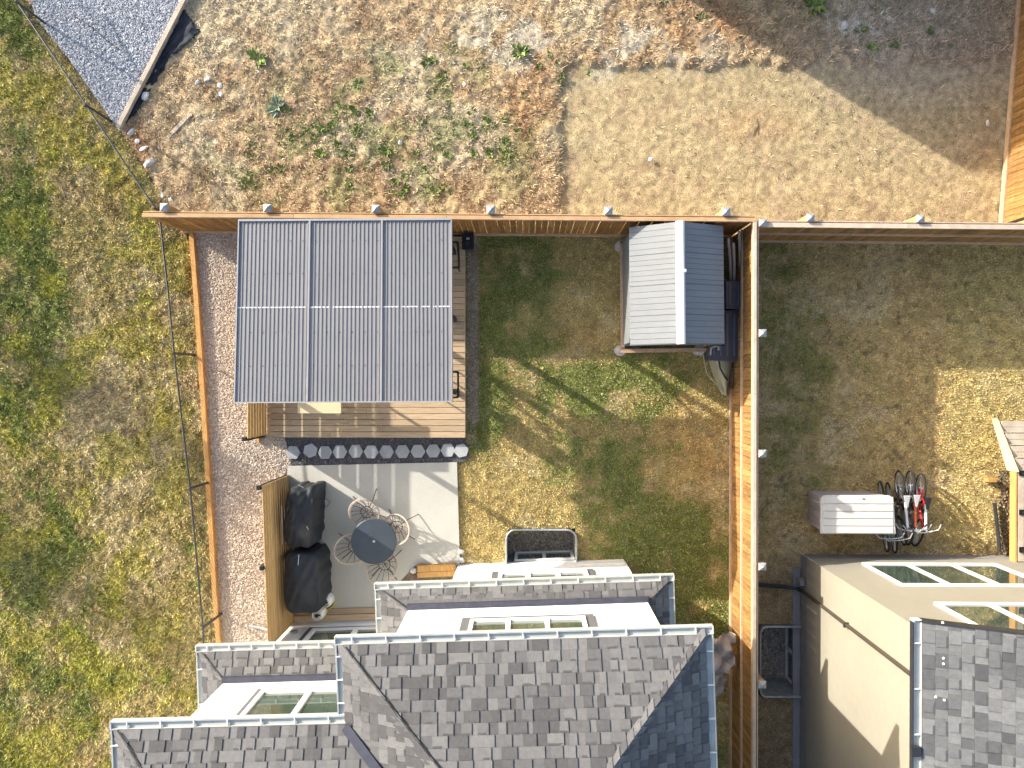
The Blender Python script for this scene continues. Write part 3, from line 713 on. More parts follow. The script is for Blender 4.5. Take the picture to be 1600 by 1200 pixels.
chain_fence(cp, [cp[2], cp[4], cp[6]], CH, 'black chain-link fence running down beside the orange edging board')

# ------------------------------------------------------------------ deck
ZD = 0.25
dl, dt = at(402, 350, ZD), None
X0 = at(402, 500, ZD).x; X1 = at(727, 500, ZD).x; Y1 = at(560, 370, ZD).y; Y0 = at(560, 684, ZD).y
deck = thing('timber_deck', 'low timber deck of long boards under the metal roofed pavilion', 'deck', ((X0+X1)/2, (Y0+Y1)/2, 0))
nb = 33; pit = (Y1-Y0)/nb
for i in range(nb):
    y = Y0+(i+.5)*pit; split = X0+(X1-X0)*(0.35+0.37*((i*0.618) % 1)); 
    for a, b in ((X0, split-0.002), (split+0.002, X1)):
        o = wpart('deck_board', MB().box(((a+b)/2, y, ZD-0.019), (b-a, pit-0.011, 0.036)), m_deck, deck); bevel(o, .004, 1)
for i in range(6):
    x = X0+0.1+(X1-X0-0.2)*i/5; wpart('joist', MB().box((x, (Y0+Y1)/2, ZD-0.11), (0.04, Y1-Y0-0.04, 0.13)), m_post, deck)
wpart('fascia', MB().box(((X0+X1)/2, Y0+0.022, ZD-0.115), (X1-X0, 0.03, 0.15)), m_deck, deck)
wpart('fascia', MB().box((X1-0.02, (Y0+Y1)/2+.02, ZD-0.115), (0.03, Y1-Y0-.05, 0.15)), m_deck, deck)
p = at(405, 688, 0.1); beam('orange_offcut', (p.x, p.y+.13), (p.x, p.y-.06), 0.045, 0.12, 0.05, m_plank, 'short orange board end sticking out under the deck corner', 'board')

# privacy screens of horizontal boards
def screen(A, B, z0, h, label, posts, side, board=0.14, gap=0.006, cap=False, m=None):
    A = Vector((A[0], A[1], 0)); B = Vector((B[0], B[1], 0)); d = B-A; L = d.length; ang = math.atan2(d.y, d.x)
    root = thing('privacy_screen', label, 'privacy wall', (A.x, A.y, z0), ang)
    n = int(round(h/(board+gap))); bh = h/n
    me = MB().box((L/2, 0, 0), (L-0.01, 0.018, bh-gap)).mesh('slat', m or m_plank)
    for i in range(n): link('slat', me, root, loc=(0, 0, (i+.5)*bh))
    for x in posts:
        link('post', MB().box((x, side*0.062, (h+0.05)/2), (0.085, 0.085, h+0.05)).mesh('post', m_black), root)
    return root
m_screen = mat('screen_lumber', (0.50, 0.33, 0.15), 0.75, 0.18, 3, (1, 6, 14), rnd=0.13, bump=0.15, bscale=5)
a = at(397, 677, 0.3); ax = at(416, 660, ZD).x
s1 = screen((ax, Y0+0.06), (ax, Y0+3.9), ZD, 1.14, 'short wooden privacy wall with a black end post on the left side of the deck', [0.0], 1, m=m_screen, gap=0.020)
pb = at(452, 742, 0.08); pc = at(461, 972, 0.08)
s2 = screen((pc.x-.02, pc.y), (pb.x-.01, pb.y), 0.08, 1.74, 'tall wooden privacy wall with black posts behind the two covered grills', [0.05, (pb-pc).length/2-.0, (pb-pc).length-0.04], 1, m=m_screen, gap=0.009)

# ------------------------------------------------------------------ pavilion
ZN, ZS = 2.72, 2.98
NWc, NEc = at(373, 343, ZN), at(706, 341, ZN); SWc, SEc = at(366, 630, ZS), at(707, 628, ZS)
pav = thing('pavilion', 'flat pavilion with a charcoal ribbed metal roof over the deck', 'pavilion', ((NWc.x+NEc.x)/2, (NWc.y+SWc.y)/2, 0))
def rp(u, v, dz=0.0):          # u west->east, v north->south
    p = NWc*(1-u)*(1-v)+NEc*u*(1-v)+SEc*u*v+SWc*(1-u)*v; return Vector((p.x, p.y, p.z+dz))
ue = [0.0, 0.337, 0.675, 1.0]; vs = 0.485
RIB = 0.0125
for k in range(3):
    for (va, vb, dz) in ((0.012, vs+0.012, -0.006), (vs, 0.992, 0.006)):
        u0, u1 = ue[k]+0.006, ue[k+1]-(0.004 if k == 2 else 0.008)
        nr = 17; mb = MB(); top = []
        for i in range(nr):
            a = u0+(u1-u0)*i/nr; w = (u1-u0)/nr
            for f, z in ((0, 0), (.66, 0), (.70, RIB), (.92, RIB), (.97, 0)): top.append((a+w*f, z))
        top.append((u1, 0)); k0 = len(mb.v)
        for u, z in top: mb.v.append(tuple(rp(u, va, z+dz)))
        for u, z in top: mb.v.append(tuple(rp(u, vb, z+dz)))
        n = len(top)
        for i in range(n-1): mb.f.append((k0+i, k0+n+i, k0+n+i+1, k0+i+1))
        o = wpart('roof_panel', mb, m_roofmetal, pav); s = o.modifiers.new('t', 'SOLIDIFY'); s.thickness = 0.003; s.offset = -1
    mb = MB()
# zinc overlap strip with screw washers
mb = MB()
for k in range(3):
    u0, u1 = ue[k]+0.006, ue[k+1]-0.008; nr = 17
    for i in range(nr):
        w = (u1-u0)/nr; a = u0+w*i
        for (f0, f1, z) in ((.02, .60, .004), (.72, .90, RIB+.004)):
            if R.random() < .12: continue
            b = [rp(a+w*f0, vs-.004, z+.007), rp(a+w*f0, vs+.003, z+.007), rp(a+w*f1, vs+.003, z+.007), rp(a+w*f1, vs-.004, z+.007)]
            mb.hexa([x-Vector((0, 0, .003)) for x in b], b)
wpart('overlap_edge', mb, m_seam, pav)
mb = MB()
for v in (0.12, 0.3, 0.62, 0.8):
    for i in range(0, 51, 3):
        u = 0.01+i*0.0196; p = rp(u, v, 0.008); mb.lathe(p, [(.010, 0), (.008, .008)], 6)
wpart('screw', mb, m_darkmetal, pav)
for u in ue[1:3]:
    mb = MB(); w = 0.011
    b = [rp(u-w*.5, .01, -.01), rp(u-w*.5, .992, -.01), rp(u+w*.45, .992, -.01), rp(u+w*.45, .01, -.01)]
    t = [rp(u-w*.45, .01, .034), rp(u-w*.45, .992, .034), rp(u+w*.3, .992, .034), rp(u+w*.3, .01, .034)]
    wpart('standing_seam', MB().hexa(b, t), m_trimmetal, pav)
def rbar(u0, v0, u1, v1, wu, wv, z0, z1, nm='edge_trim', m=None):
    b = [rp(u0, v0, z0), rp(u0, v1, z0), rp(u1, v1, z0), rp(u1, v0, z0)]; t = [x+Vector((0, 0, z1-z0)) for x in b]
    wpart(nm, MB().hexa(b, t), m or m_trimmetal, pav)
rbar(0, 0, 1, 0.011, 0, 0, -0.12, 0.034); rbar(0, .993, 1, 1.0, 0, 0, -0.12, 0.030)
rbar(0, 0.0115, .0055, .9925, 0, 0, -0.12, 0.033); rbar(.9955, .0115, 1, .9925, 0, 0, -0.12, 0.033)
for v in (0.06, 0.5, 0.93): rbar(0.01, v, .99, v+0.022, 0, 0, -0.27, -0.13, 'beam', m_plank)
for i in range(9):
    u = 0.03+0.115*i; rbar(u, 0.02, u+.010, .985, 0, 0, -0.125, -0.03, 'rafter', m_plank)
for u, v in ((0.045, 0.07), (0.95, 0.07), (0.06, 0.95), (0.95, 0.955), (0.95, 0.5)):
    p = rp(u, v); wpart('post', MB().box((p.x, p.y, (ZD+p.z-.27)/2), (.11, .11, p.z-.27-ZD)), m_black, pav)
    for sx, sy in ((1, 0), (-1, 0), (0, 1), (0, -1)):
        if 0.2 < u+sx*.2 < .8 or (sy and .2 < v-sy*.2 < .8):
            wpart('brace', MB().path([(p.x+sx*.05, p.y+sy*.05, p.z-.85), (p.x+sx*.55, p.y+sy*.55, p.z-.3)], .035, 4), m_black, pav)

# things on the deck
def lounge_arm_chair(c, rz, label):
    t = thing('patio_chair', label, 'chair', (c[0], c[1], ZD), rz, 'black metal chairs at the deck edge')
    part('seat', MB().box((-.14, 0, .40), (.30, .50, .05)), m_darkmetal, t)
    part('backrest', MB().box((-.25, 0, .68), (.04, .5, .5)), m_darkmetal, t)
    for s in (1, -1):
        part('arm', MB().path([(-.25, .29*s, .60), (.2, .29*s, .62), (.27, .29*s, .60), (.29, .29*s, .55)], .024, 8), m_black, t)
        for x in (.26, -.24): part('leg', MB().tube((x, .28*s, 0), (x, .28*s, .6), .018), m_black, t)
    part('front_bar', MB().path([(.29, -.29, .56), (.30, -.22, .58), (.30, .22, .58), (.29, .29, .56)], .024, 8), m_black, t)
    return t
p = at(704, 399, ZD+.6); lounge_arm_chair((p.x-.12, p.y, 0), 0.05, 'black metal deck chair poking out from under the roof near the top fence')
p = at(704, 601, ZD+.6); lounge_arm_chair((p.x-.13, p.y, 0), 0.0, 'black metal deck chair poking out from under the roof near the lower right corner')
# table under the roof
p0 = at(465, 646, .98); p1 = at(533, 646, .98)
t = thing('side_table', 'pale cream table half hidden under the lower edge of the pavilion roof', 'table', ((p0.x+p1.x)/2, p0.y+.4, ZD))
W = p1.x-p0.x
o = part('tabletop', MB().box((0, 0, .72), (W, .80, .03)), m_cream, t); bevel(o, .005)
for sx in (1, -1):
    for sy in (1, -1): part('leg', MB().box((sx*(W/2-.06), sy*.33, .35), (.05, .05, .70)), m_cream, t)
# black box on the grass beside the deck
p = at(733, 381, .0)
t = thing('storage_box', 'small black box with a carry handle on the grass at the deck corner', 'box', (p.x, p.y, 0))
o = part('body', MB().prism([(-.12, -.20), (.12, -.20), (.13, .17), (-.12, .17)], .02, .40), m_navy, t); bevel(o, .03, 3)
part('lid', MB().prism([(-.13, -.21), (.13, -.21), (.14, .18), (-.13, .18)], .401, .44), m_black, t)
part('handle', MB().path([(-.08, .15, .44), (-.08, .17, .50), (.08, .17, .50), (.08, .15, .44)], .014), m_darkmetal, t)
part('dial', MB().lathe((.0, -.08, .44), [(.05, 0), (.045, .02)], 12), m_darkmetal, t)
part('emblem', MB().box((.01, .04, .443), (.07, .05, .006)), m_rim2, t)
for sy in (1, -1): part('wheel', MB().tube((-.15, sy*.12, .05), (-.125, sy*.12, .05), .05, 12), m_tyre, t)

# hexagon pavers
hx = [458, 485, 508, 531, 556, 580, 604, 629, 653, 677, 700, 721]; hy = [707, 704, 707, 706, 705, 706, 706, 705.5, 705, 704.5, 703.5, 704]
hm = MB().prism([(0.178*math.cos(PI/3*i), 0.178*math.sin(PI/3*i)) for i in range(6)], 0, .05).mesh('paver', m_paver)
hl = ['leftmost hexagon paver, next to the pink gravel', 'second hexagon paver from the left, slightly turned', 'third hexagon paver from the left below the deck', 'fourth hexagon paver from the left', 'fifth hexagon paver from the left', 'hexagon paver left of the middle of the row, sixth from left', 'hexagon paver right of the middle of the row, sixth from right', 'fifth hexagon paver from the right', 'fourth hexagon paver from the right', 'third hexagon paver from the right', 'second hexagon paver from the right, partly sunlit', 'rightmost hexagon paver, touching the lawn']
for i in range(12):
    p = at(hx[i], hy[i], .09); o = link('hexagon_paver', hm, loc=(p.x, p.y, .052), rot=(R.uniform(-.01, .01), R.uniform(-.01, .01), [0, .35, .03, 0, .05, -.03, 0, .02, 0, .03, .02, .25][i]))
    bevel(o, .006, 2); tag(o, hl[i]+' of the stepping row' if len(hl[i].split()) < 12 else hl[i], 'paver', 'hexagon pavers in a row')

# ------------------------------------------------------------------ shed
ZE, ZR = 1.62, 2.12
e = {k: at(*v) for k, v in dict(nw=(989, 350, ZE), sw=(976+2, 541, ZE), nr=(1067, 343, ZR), sr=(1062, 535, ZR), ne=(1135, 352, ZE), se=(1128, 541, ZE)).items()}
xw = (at(988, 350, ZE).x+at(982, 541, ZE).x)/2; 
shx0 = at(984, 440, ZE).x; shxr = at(1064, 440, ZR).x; shx1 = at(1131, 440, ZE).x
shy1 = at(1060, 346, ZR).y; shy0 = at(1060, 537, ZR).y
shed = thing('garden_shed', 'grey resin garden shed with a white ridge cap in the fence corner', 'shed', ((shx0+shx1)/2, (shy0+shy1)/2, 0), 0.012)
cx, cy = shed.location.x, shed.location.y; hw = (shx1-shx0)/2; hl_ = (shy1-shy0)/2; xr = shxr-cx
ysp = [-hl_, -hl_*0.52, -hl_*0.0-.02, hl_*0.50, hl_]
for sgn, m in ((-1, m_shedL), (1, m_shedL)):
    for a, b in zip(ysp[:-1], ysp[1:]):
        xe = sgn*hw; n = max(1, round((b-a)/.118)); mb = MB()
        for i in range(n):
            y0 = a+(b-a)*i/n+.004; y1 = a+(b-a)*(i+1)/n-.004
            P = [(xr, y0, ZR), (xe, y0, ZE), (xe, y1, ZE), (xr, y1, ZR)]
            if sgn > 0: P = P[::-1]
            mb.hexa([Vector(p)-Vector((0, 0, .025)) for p in P][::1], [Vector(p) for p in P])
        rpn = part('roof_panel', MB().hexa([Vector(p) for p in ([(xr, a, ZR-.035), (xe, a, ZE-.035), (xe, b, ZE-.035), (xr, b, ZR-.035)] if sgn < 0 else [(xr, b, ZR-.035), (xe, b, ZE-.035), (xe, a, ZE-.035), (xr, a, ZR-.035)])],
                    [Vector(p) for p in ([(xr, a, ZR-.008), (xe, a, ZE-.008), (xe, b, ZE-.008), (xr, b, ZR-.008)] if sgn < 0 else [(xr, b, ZR-.008), (xe, b, ZE-.008), (xe, a, ZE-.008), (xr, a, ZR-.008)])]), m_shedwall, shed)
        # each moulded plank of the panel
        n = max(1, round((b-a)/.118))
        for i in range(n):
            y0 = a+(b-a)*i/n+(.016 if i == 0 else .004); y1 = a+(b-a)*(i+1)/n-.003
            P = [(xr, y0), (xe, y0), (xe, y1), (xr, y1)] if sgn < 0 else [(xr, y1), (xe, y1), (xe, y0), (xr, y0)]
            Z = [ZR, ZE, ZE, ZR]
            part('plank', MB().hexa([(p[0], p[1], z-.006) for p, z in zip(P, Z)], [(p[0], p[1], z+.004) for p, z in zip(P, Z)]), m, rpn)
# edge mouldings, walls, ridge cap
wx0, wx1, wy0, wy1 = -hw+.07, hw-.05, -hl_+.08, hl_-.06
ins = lambda x: x
def wallplank(x0, y0, x1, y1, z0, z1, nm='wall'):
    w = part(nm, MB().box(((x0+x1)/2, (y0+y1)/2, (z0+z1)/2), (max(abs(x1-x0), .03), max(abs(y1-y0), .03), z1-z0)), m_shedwall, shed)
    n = 11; horiz = abs(x1-x0) > abs(y1-y0)
    L = abs(x1-x0) if horiz else abs(y1-y0)
    me = None
    for i in range(n):
        z = z0+(z1-z0)*(i+.5)/n
        c = ((x0+x1)/2, (y0+y1)/2, z); d = (L-.02, .046, (z1-z0)/n-.012) if horiz else (.046, L-.02, (z1-z0)/n-.012)
        part('siding_plank', MB().box(c, d), m_shedL, w)
wallplank(wx0, wy0, wx0, wy1, .16, ZE-.03); wallplank(wx1, wy0, wx1, wy1, .16, ZE-.03)
wallplank(wx0+.03, wy0, wx1-.03, wy0, .16, ZE-.03); wallplank(wx0+.03, wy1, wx1-.03, wy1, .16, ZE-.03)
for y in (wy0, wy1):
    part('gable', MB().hexa([(wx0, y-.015, ZE-.03), (wx1, y-.015, ZE-.03), (wx1, y+.015, ZE-.03), (wx0, y+.015, ZE-.03)], [(xr-.02, y-.015, ZR-.05), (xr+.02, y-.015, ZR-.05), (xr+.02, y+.015, ZR-.05), (xr-.02, y+.015, ZR-.05)]), m_shedwall, shed)
for a, b in ((-hl_-.01, -.0+.24), (.245, hl_+.015)):
    o = part('ridge_cap', MB().hexa([(xr-.10, a, ZR-.045), (xr+.10, a, ZR-.045), (xr+.10, b, ZR-.045), (xr-.10, b, ZR-.045)], [(xr-.05, a, ZR+.055), (xr+.05, a, ZR+.055), (xr+.05, b, ZR+.055), (xr-.05, b, ZR+.055)]), m_white, shed); bevel(o, .012, 2)
o = part('ridge_joint', MB().box((xr, .24, ZR+.012), (.222, .07, .105)), m_white, shed); bevel(o, .02, 2)
# timber base and pads
fz = 0.11
for c, d in (((0.0, -hl_-.06, fz), (2*hw+.10, .09, .10)), ((0, hl_-.02, fz), (2*hw, .09, .10)), ((-hw+.04, 0, fz), (.09, 2*hl_-.04, .10)), ((hw-.06, 0, fz), (.09, 2*hl_-.04, .10))):
    part('base_timber', MB().box(c, d), m_rail, shed)
for a, b in ((968, 547), (1090, 548), (971, 384)):
    p = at(a, b, .05); q = Vector((p.x-cx, p.y-cy, 0))
    o = part('concrete_pad', MB().prism([(q.x+.15*math.cos(t*PI/4+.39), q.y+.13*math.sin(t*PI/4+.39)) for t in range(8)], 0, .085), m_stonew, shed)

# things between the shed and the fence
for a, b, c, d, l in [(1138, 372, 1142, 440, 'bare timber pole standing closest to the shed roof edge'), (1146, 380, 1147, 445, 'bent grey pole leaning between the shed and the fence'), (1155, 362, 1156, 440, 'long straight pale pole nearest the cedar fence')]:
    z0, z1 = .35, .5; tag(link('pole', MB().path([at(a, b, 1.2), at((a+c)/2+1, (b+d)/2, .8), at(c, d, .45)], .032, 8).mesh('pole', m_pole)), l, 'pole')
m_ribp = mat('grey_bin_rib', (0.10, 0.12, 0.16), 0.3, 0.1, spec=0.6)
def wbox(name, pts, z0, z1, m, label, cat, ribs=0, lid=None):
    pts = [at(a, b, z1) for a, b in pts]; c = sum(pts, Vector())/len(pts)
    t = thing(name, label, cat, (c.x, c.y, z0)); q = [(p.x, p.y) for p in pts][::-1]
    o = wpart('body', MB().prism(q, z0, z1-.06), m, t); bevel(o, .02, 2)
    qq = [(c.x+(x-c.x)*1.03, c.y+(y-c.y)*1.03) for x, y in q]
    o = wpart('lid', MB().prism(qq, z1-.058, z1), lid or m, t); bevel(o, .02, 2)
    xs = [x for x, y in q]; ys = [y for x, y in q]
    for i in range(ribs):
        x = min(xs)+(max(xs)-min(xs))*(i+.5)/ribs
        wpart('rib', MB().box((x, (min(ys)+max(ys))/2, z1+.008), (.035, (max(ys)-min(ys))*.80, .03)), m_ribp, t)
    return t
wbox('storage_bin', [(1134, 439), (1158, 439), (1160, 482), (1134, 482)], 0.02, .75, m_navy, 'glossy black storage bin behind the shed, nearer the top fence', 'bin', 2)
wbox('storage_bin', [(1133, 486), (1163, 482), (1160, 540), (1151, 564), (1110, 562), (1112, 540), (1131, 540)], 0.02, .62, m_navy, 'large black ribbed bin lid half in sun beside the shed', 'bin', 5)
p = at(1116, 545, .66)
tag(link('metal_bracket', MB().path([(p.x-.08, p.y-.14, .66), (p.x-.08, p.y+.02, .70), (p.x, p.y+.06, .72), (p.x+.09, p.y+.05, .70), (p.x+.1, p.y-.03, .66)], .028, 8).mesh('b', m_postcap)), 'pale curved metal piece lying on the black ribbed lid by the shed', 'metal piece')
# khaki shell (half hidden hull)
hull = thing('canoe', 'khaki plastic canoe hull poking out below the black bins by the fence', 'boat', tuple(at(1130, 590, 0)))
mb = MB(); n = 14; m = 8; idx = {}
tip = at(1137, 618, .45); 
for i in range(n+1):
    s = i/n; yc = at(1130, 470+148*s, .4).y; xc = at(1128+8*s, 500, .4).x; w = .36*(1-s**3.0)+.01
    for j in range(m+1):
        a = PI*j/m; idx[i, j] = len(mb.v); mb.v.append((xc-w*math.cos(a)*1.0+0.0, yc, .02+(.46*(1-.25*s)-.05*(math.cos(2*a)+1))*math.sin(a)**.7))
for i in range(n):
    for j in range(m): mb.f.append((idx[i, j], idx[i+1, j], idx[i+1, j+1], idx[i, j+1]))
wpart('hull', mb, m_kayak, hull, smooth=True)
wpart('gunwale', MB().path([mb.v[idx[i, 1]] for i in []] or [at(1100+0.2*(k-560)+max(0, k-585)*.75, k, .30) for k in range(552, 620, 6)], .016, 6), m_kayak, hull)
wpart('cockpit_slot', MB().path([at(1123, 560, .47), at(1125, 575, .46), at(1132, 588, .44), at(1137, 594, .42)], .022, 6), m_black, hull)
tag(link('leaning_bar', MB().path([at(1146, 578, .9), at(1143, 606, .3)], .03, 6).mesh('b', m_darkmetal)), 'short dark bar leaning on the fence beside the khaki hull', 'bar')

# ------------------------------------------------------------------ roofs with individual shingles
def proj(p):
    d = ROT.inverted() @ (Vector(p)-Vector((0, 0, HC)))
    return 800+F*d.x/-d.z, 600-F*d.y/-d.z
def clip(poly, cp):
    out = list(poly); n = len(cp)
    for i in range(n):
        ax, ay = cp[i]; bx, by = cp[(i+1) % n]; src = out; out = []
        if not src: return []
        def side(p): return (bx-ax)*(p[1]-ay)-(by-ay)*(p[0]-ax)
        for k in range(len(src)):
            p = src[k]; q = src[(k+1) % len(src)]; sp, sq = side(p), side(q)
            if sp >= 0: out.append(p)
            if (sp >= 0) != (sq >= 0):
                t = sp/(sp-sq); out.append((p[0]+(q[0]-p[0])*t, p[1]+(q[1]-p[1])*t))
    return out
def area(p): return 0.5*sum(p[i][0]*p[(i+1) % len(p)][1]-p[(i+1) % len(p)][0]*p[i][1] for i in range(len(p)))

class Roof:
    """collects shingles of all slopes of a house, then builds the largest ones in view as objects"""
    def __init__(s, root, mats, limit=300): s.root = root; s.m = mats; s.rec = []; s.limit = limit; s.X = Matrix.Translation(root.location) @ Matrix.Rotation(root.rotation_euler.z, 4, 'Z')
    def slope(s, pts, eave=(0, 1), expo=0.165, thick=0.10, tabs=(.10, .25), cell=None, name='roof_slope', seed=0, gap=0.0):
        pts = [Vector(p) for p in pts]; O = pts[eave[0]]; U = (pts[eave[1]]-O).normalized()
        N = (pts[1]-pts[0]).cross(pts[2]-pts[0]).normalized()
        if N.z < 0: N = -N
        V = N.cross(U).normalized()
        if V.z < 0: V = -V
        low = [p-N*thick for p in pts]
        vol = (pts[1]-pts[0]).cross(pts[2]-pts[0]).dot(N)
        mb = MB(); mb.hexa(low, pts) if vol > 0 else mb.hexa(low[::-1], pts[::-1])
        part_ = part(name, mb, m_felt, s.root)
        uv = [((p-O).dot(U), (p-O).dot(V)) for p in pts]
        if area(uv) < 0: uv = uv[::-1]
        rr = random.Random(seed+5); vmax = max(q[1] for q in uv); umin = min(q[0] for q in uv); umax = max(q[0] for q in uv)
        k = 0
        while k*expo < vmax:
            v0, v1 = k*expo, (k+1)*expo-0.003; u = umin-rr.uniform(0, .2); up = rr.random() < .5
            while u < umax:
                w = rr.uniform(*tabs)*(1.0 if up else 0.75)
                hgt = 0.018 if up else 0.004
                v0a = v0-(0.0 if up else -0.0)
                pl = clip([(u, v0a), (u+w, v0a), (u+w, v1), (u, v1)], uv)
                if len(pl) >= 3 and area(pl) > 0.0012:
                    mi = rr.choices(range(6), [3, 3, 3, 2.0, 2.2, 2.0] if up else [3, 1.5, 3, .8, 1.0, 3.5])[0]
                    P = [O+U*a+V*b for a, b in pl]
                    band = None
                    if up and rr.random() < .62:
                        bb = clip([(u+.004, v0+expo*.80), (u+w*rr.uniform(.55, 1), v0+expo*.80), (u+w*rr.uniform(.55, 1), v1-.001), (u+.004, v1-.001)], uv)
                        if len(bb) >= 3 and area(bb) > .0006: band = [O+U*a+V*b for a, b in bb]
                    s.rec.append((P, N, V, v0, hgt, mi, part_, (U, O, band)))
                u += w+0.002; up = not up
            k += 1
        return part_
    def cap(s, a, b, nl, nr, w=.14, step=.17, part_=None, seed=0, flat=False):
        """pieces folded over a hip: nl, nr = vectors from the hip down each slope"""
        a = Vector(a); b = Vector(b); d = b-a; L = d.length; d.normalize(); n = int(L/step); rr = random.Random(seed)
        for i in range(n):
            p = a+d*(step*i); q = a+d*(step*(i+1.12)); up = Vector((0, 0, 1)); h0, h1 = (.024, .012) if flat else (.030, .016)
            s.rec.append(('cap', [p+nl*w+up*h0, p+up*(h0+.008), p+nr*w+up*h0, q+nr*w+up*h1, q+up*(h1+.008), q+nl*w+up*h1], None, None, None, rr.choices(range(6), [3, 3, 3, 1.5, 2, 3])[0], part_, None))
    def build(s):
        items = []
        for r in s.rec:
            if r[0] == 'cap':
                P = r[1]; b = [Vector(p)-Vector((0, 0, .016)) for p in P]; mb = MB(); k = 0
                mb.v = [tuple(p) for p in b]+[tuple(p) for p in P]
                mb.f = [(6, 7, 10, 11), (7, 8, 9, 10), (1, 0, 5, 4), (2, 1, 4, 3), (0, 1, 7, 6), (1, 2, 8, 7), (2, 3, 9, 8), (3, 4, 10, 9), (4, 5, 11, 10), (5, 0, 6, 11)]
                c = sum(P, Vector())/6; par = r[6]; mi = r[5]; ar = 0.04
            else:
                P, N, V, v0, h, mi, par, (U, O, band) = r
                mb = MB(); vtop = v0+.165
                b = [p+N*0.001 for p in P]
                t = [p+N*(h+0.011*(1-min(1, ((p-O).dot(V)-v0)/.16))) for p in P]
                mb.hexa(b, t); mb.nb = len(mb.f)
                if band: mb.hexa([p+N*(h+.0005) for p in band], [p+N*(h+0.0025+0.011*(1-min(1, ((p-O).dot(V)-v0)/.16))) for p in band])
                c = sum(P, Vector())/len(P); ar = abs((P[1]-P[0]).cross(P[2]-P[0]).length)
            W = s.X @ c; x, y = proj(W); seen = -15 < x < 1615 and -15 < y < 1212
            items.append((seen, ar/(HC-W.z)**2, mb, mi, par))
        items.sort(key=lambda t: (not t[0], -t[1])); rest = {}
        for i, (seen, ar, mb, mi, par) in enumerate(items):
            if seen and i < s.limit:
                o = part('shingle', mb, s.m[mi], par); nb = getattr(mb, 'nb', len(mb.f))
                if len(mb.f) > nb:
                    o.data.materials.append(s.m[3])
                    for k_ in range(nb, len(mb.f)): o.data.polygons[k_].material_index = 1
            else:
                k = (par.name, mi); 
                if k not in rest: rest[k] = (MB(), mi, par)
                nb = getattr(mb, 'nb', len(mb.f)); q = rest[k][0]; n = len(q.v); q.v += mb.v; q.f += [tuple(a+n for a in f) for f in mb.f[:nb]]
                if len(mb.f) > nb:
                    k3 = (par.name, 3)
                    if k3 not in rest: rest[k3] = (MB(), 3, par)
                    q = rest[k3][0]; n = len(q.v); q.v += mb.v; q.f += [tuple(a+n for a in f) for f in mb.f[nb:]]
        # one joined mesh per slope, several materials
        byp = {}
        for (pn, mi), (q, _, par) in rest.items(): byp.setdefault(pn, []).append((q, mi, par))
        for pn, L in byp.items():
            allv = []; allf = []; fm = []
            for q, mi, par in L:
                n = len(allv); allv += q.v; allf += [tuple(a+n for a in f) for f in q.f]; fm += [mi]*len(q.f)
            me = bpy.data.meshes.new('small_shingles'); me.from_pydata(allv, [], allf)
            for m in s.m: me.materials.append(m)
            me.polygons.foreach_set('material_index', fm); me.update()
            link('small_shingles', me, L[0][2], kind='stuff')

def gutter(root, a, b, out, hang=None, w=.125, h=.11, n=8, endcaps=True):
    """channel from a to b (outer lip line on top), 'out' = outward unit vector; returns the part"""
    a = Vector(a); b = Vector(b); out = Vector(out); dz = Vector((0, 0, 1))
    mb = MB(); t = .012
    def bar(o0, o1, z0, z1):
        q = [a+out*o0, b+out*o0, b+out*o1, a+out*o1]
        if (q[1]-q[0]).cross(q[2]-q[1]).z < 0: q = q[::-1]
        mb.hexa([p+dz*z0 for p in q], [p+dz*z1 for p in q])
    bar(-t, 0, -h, 0); bar(-w, -w+t*.7, -h, .008); bar(-w+t*.7, -t, -.045, -.034); bar(-t-.012, -t, -.010, -.001)
    g = part('gutter', mb, m_gutter, root)
    d = b-a; L = d.length; d.normalize()
    for i in range(n):
        p = a+d*(L*(i+.5)/n); q = [p-d*.010-out*(w-.01), p+d*.010-out*(w-.01), p+d*.010-out*.004, p-d*.010-out*.004]
        if (q[1]-q[0]).cross(q[2]-q[1]).z < 0: q = q[::-1]
        part('gutter_hanger', MB().hexa([x-dz*.02 for x in q], [x+dz*.004 for x in q]), m_gutterend, g)
    for e in (a, b):
        q = [e-d*.006-out*w, e+d*.006-out*w, e+d*.006, e-d*.006]
        if (q[1]-q[0]).cross(q[2]-q[1]).z < 0: q = q[::-1]
        part('end_cap', MB().hexa([x-dz*(h+.002) for x in q], [x+dz*.003 for x in q]), m_gutterend, g)
    return g

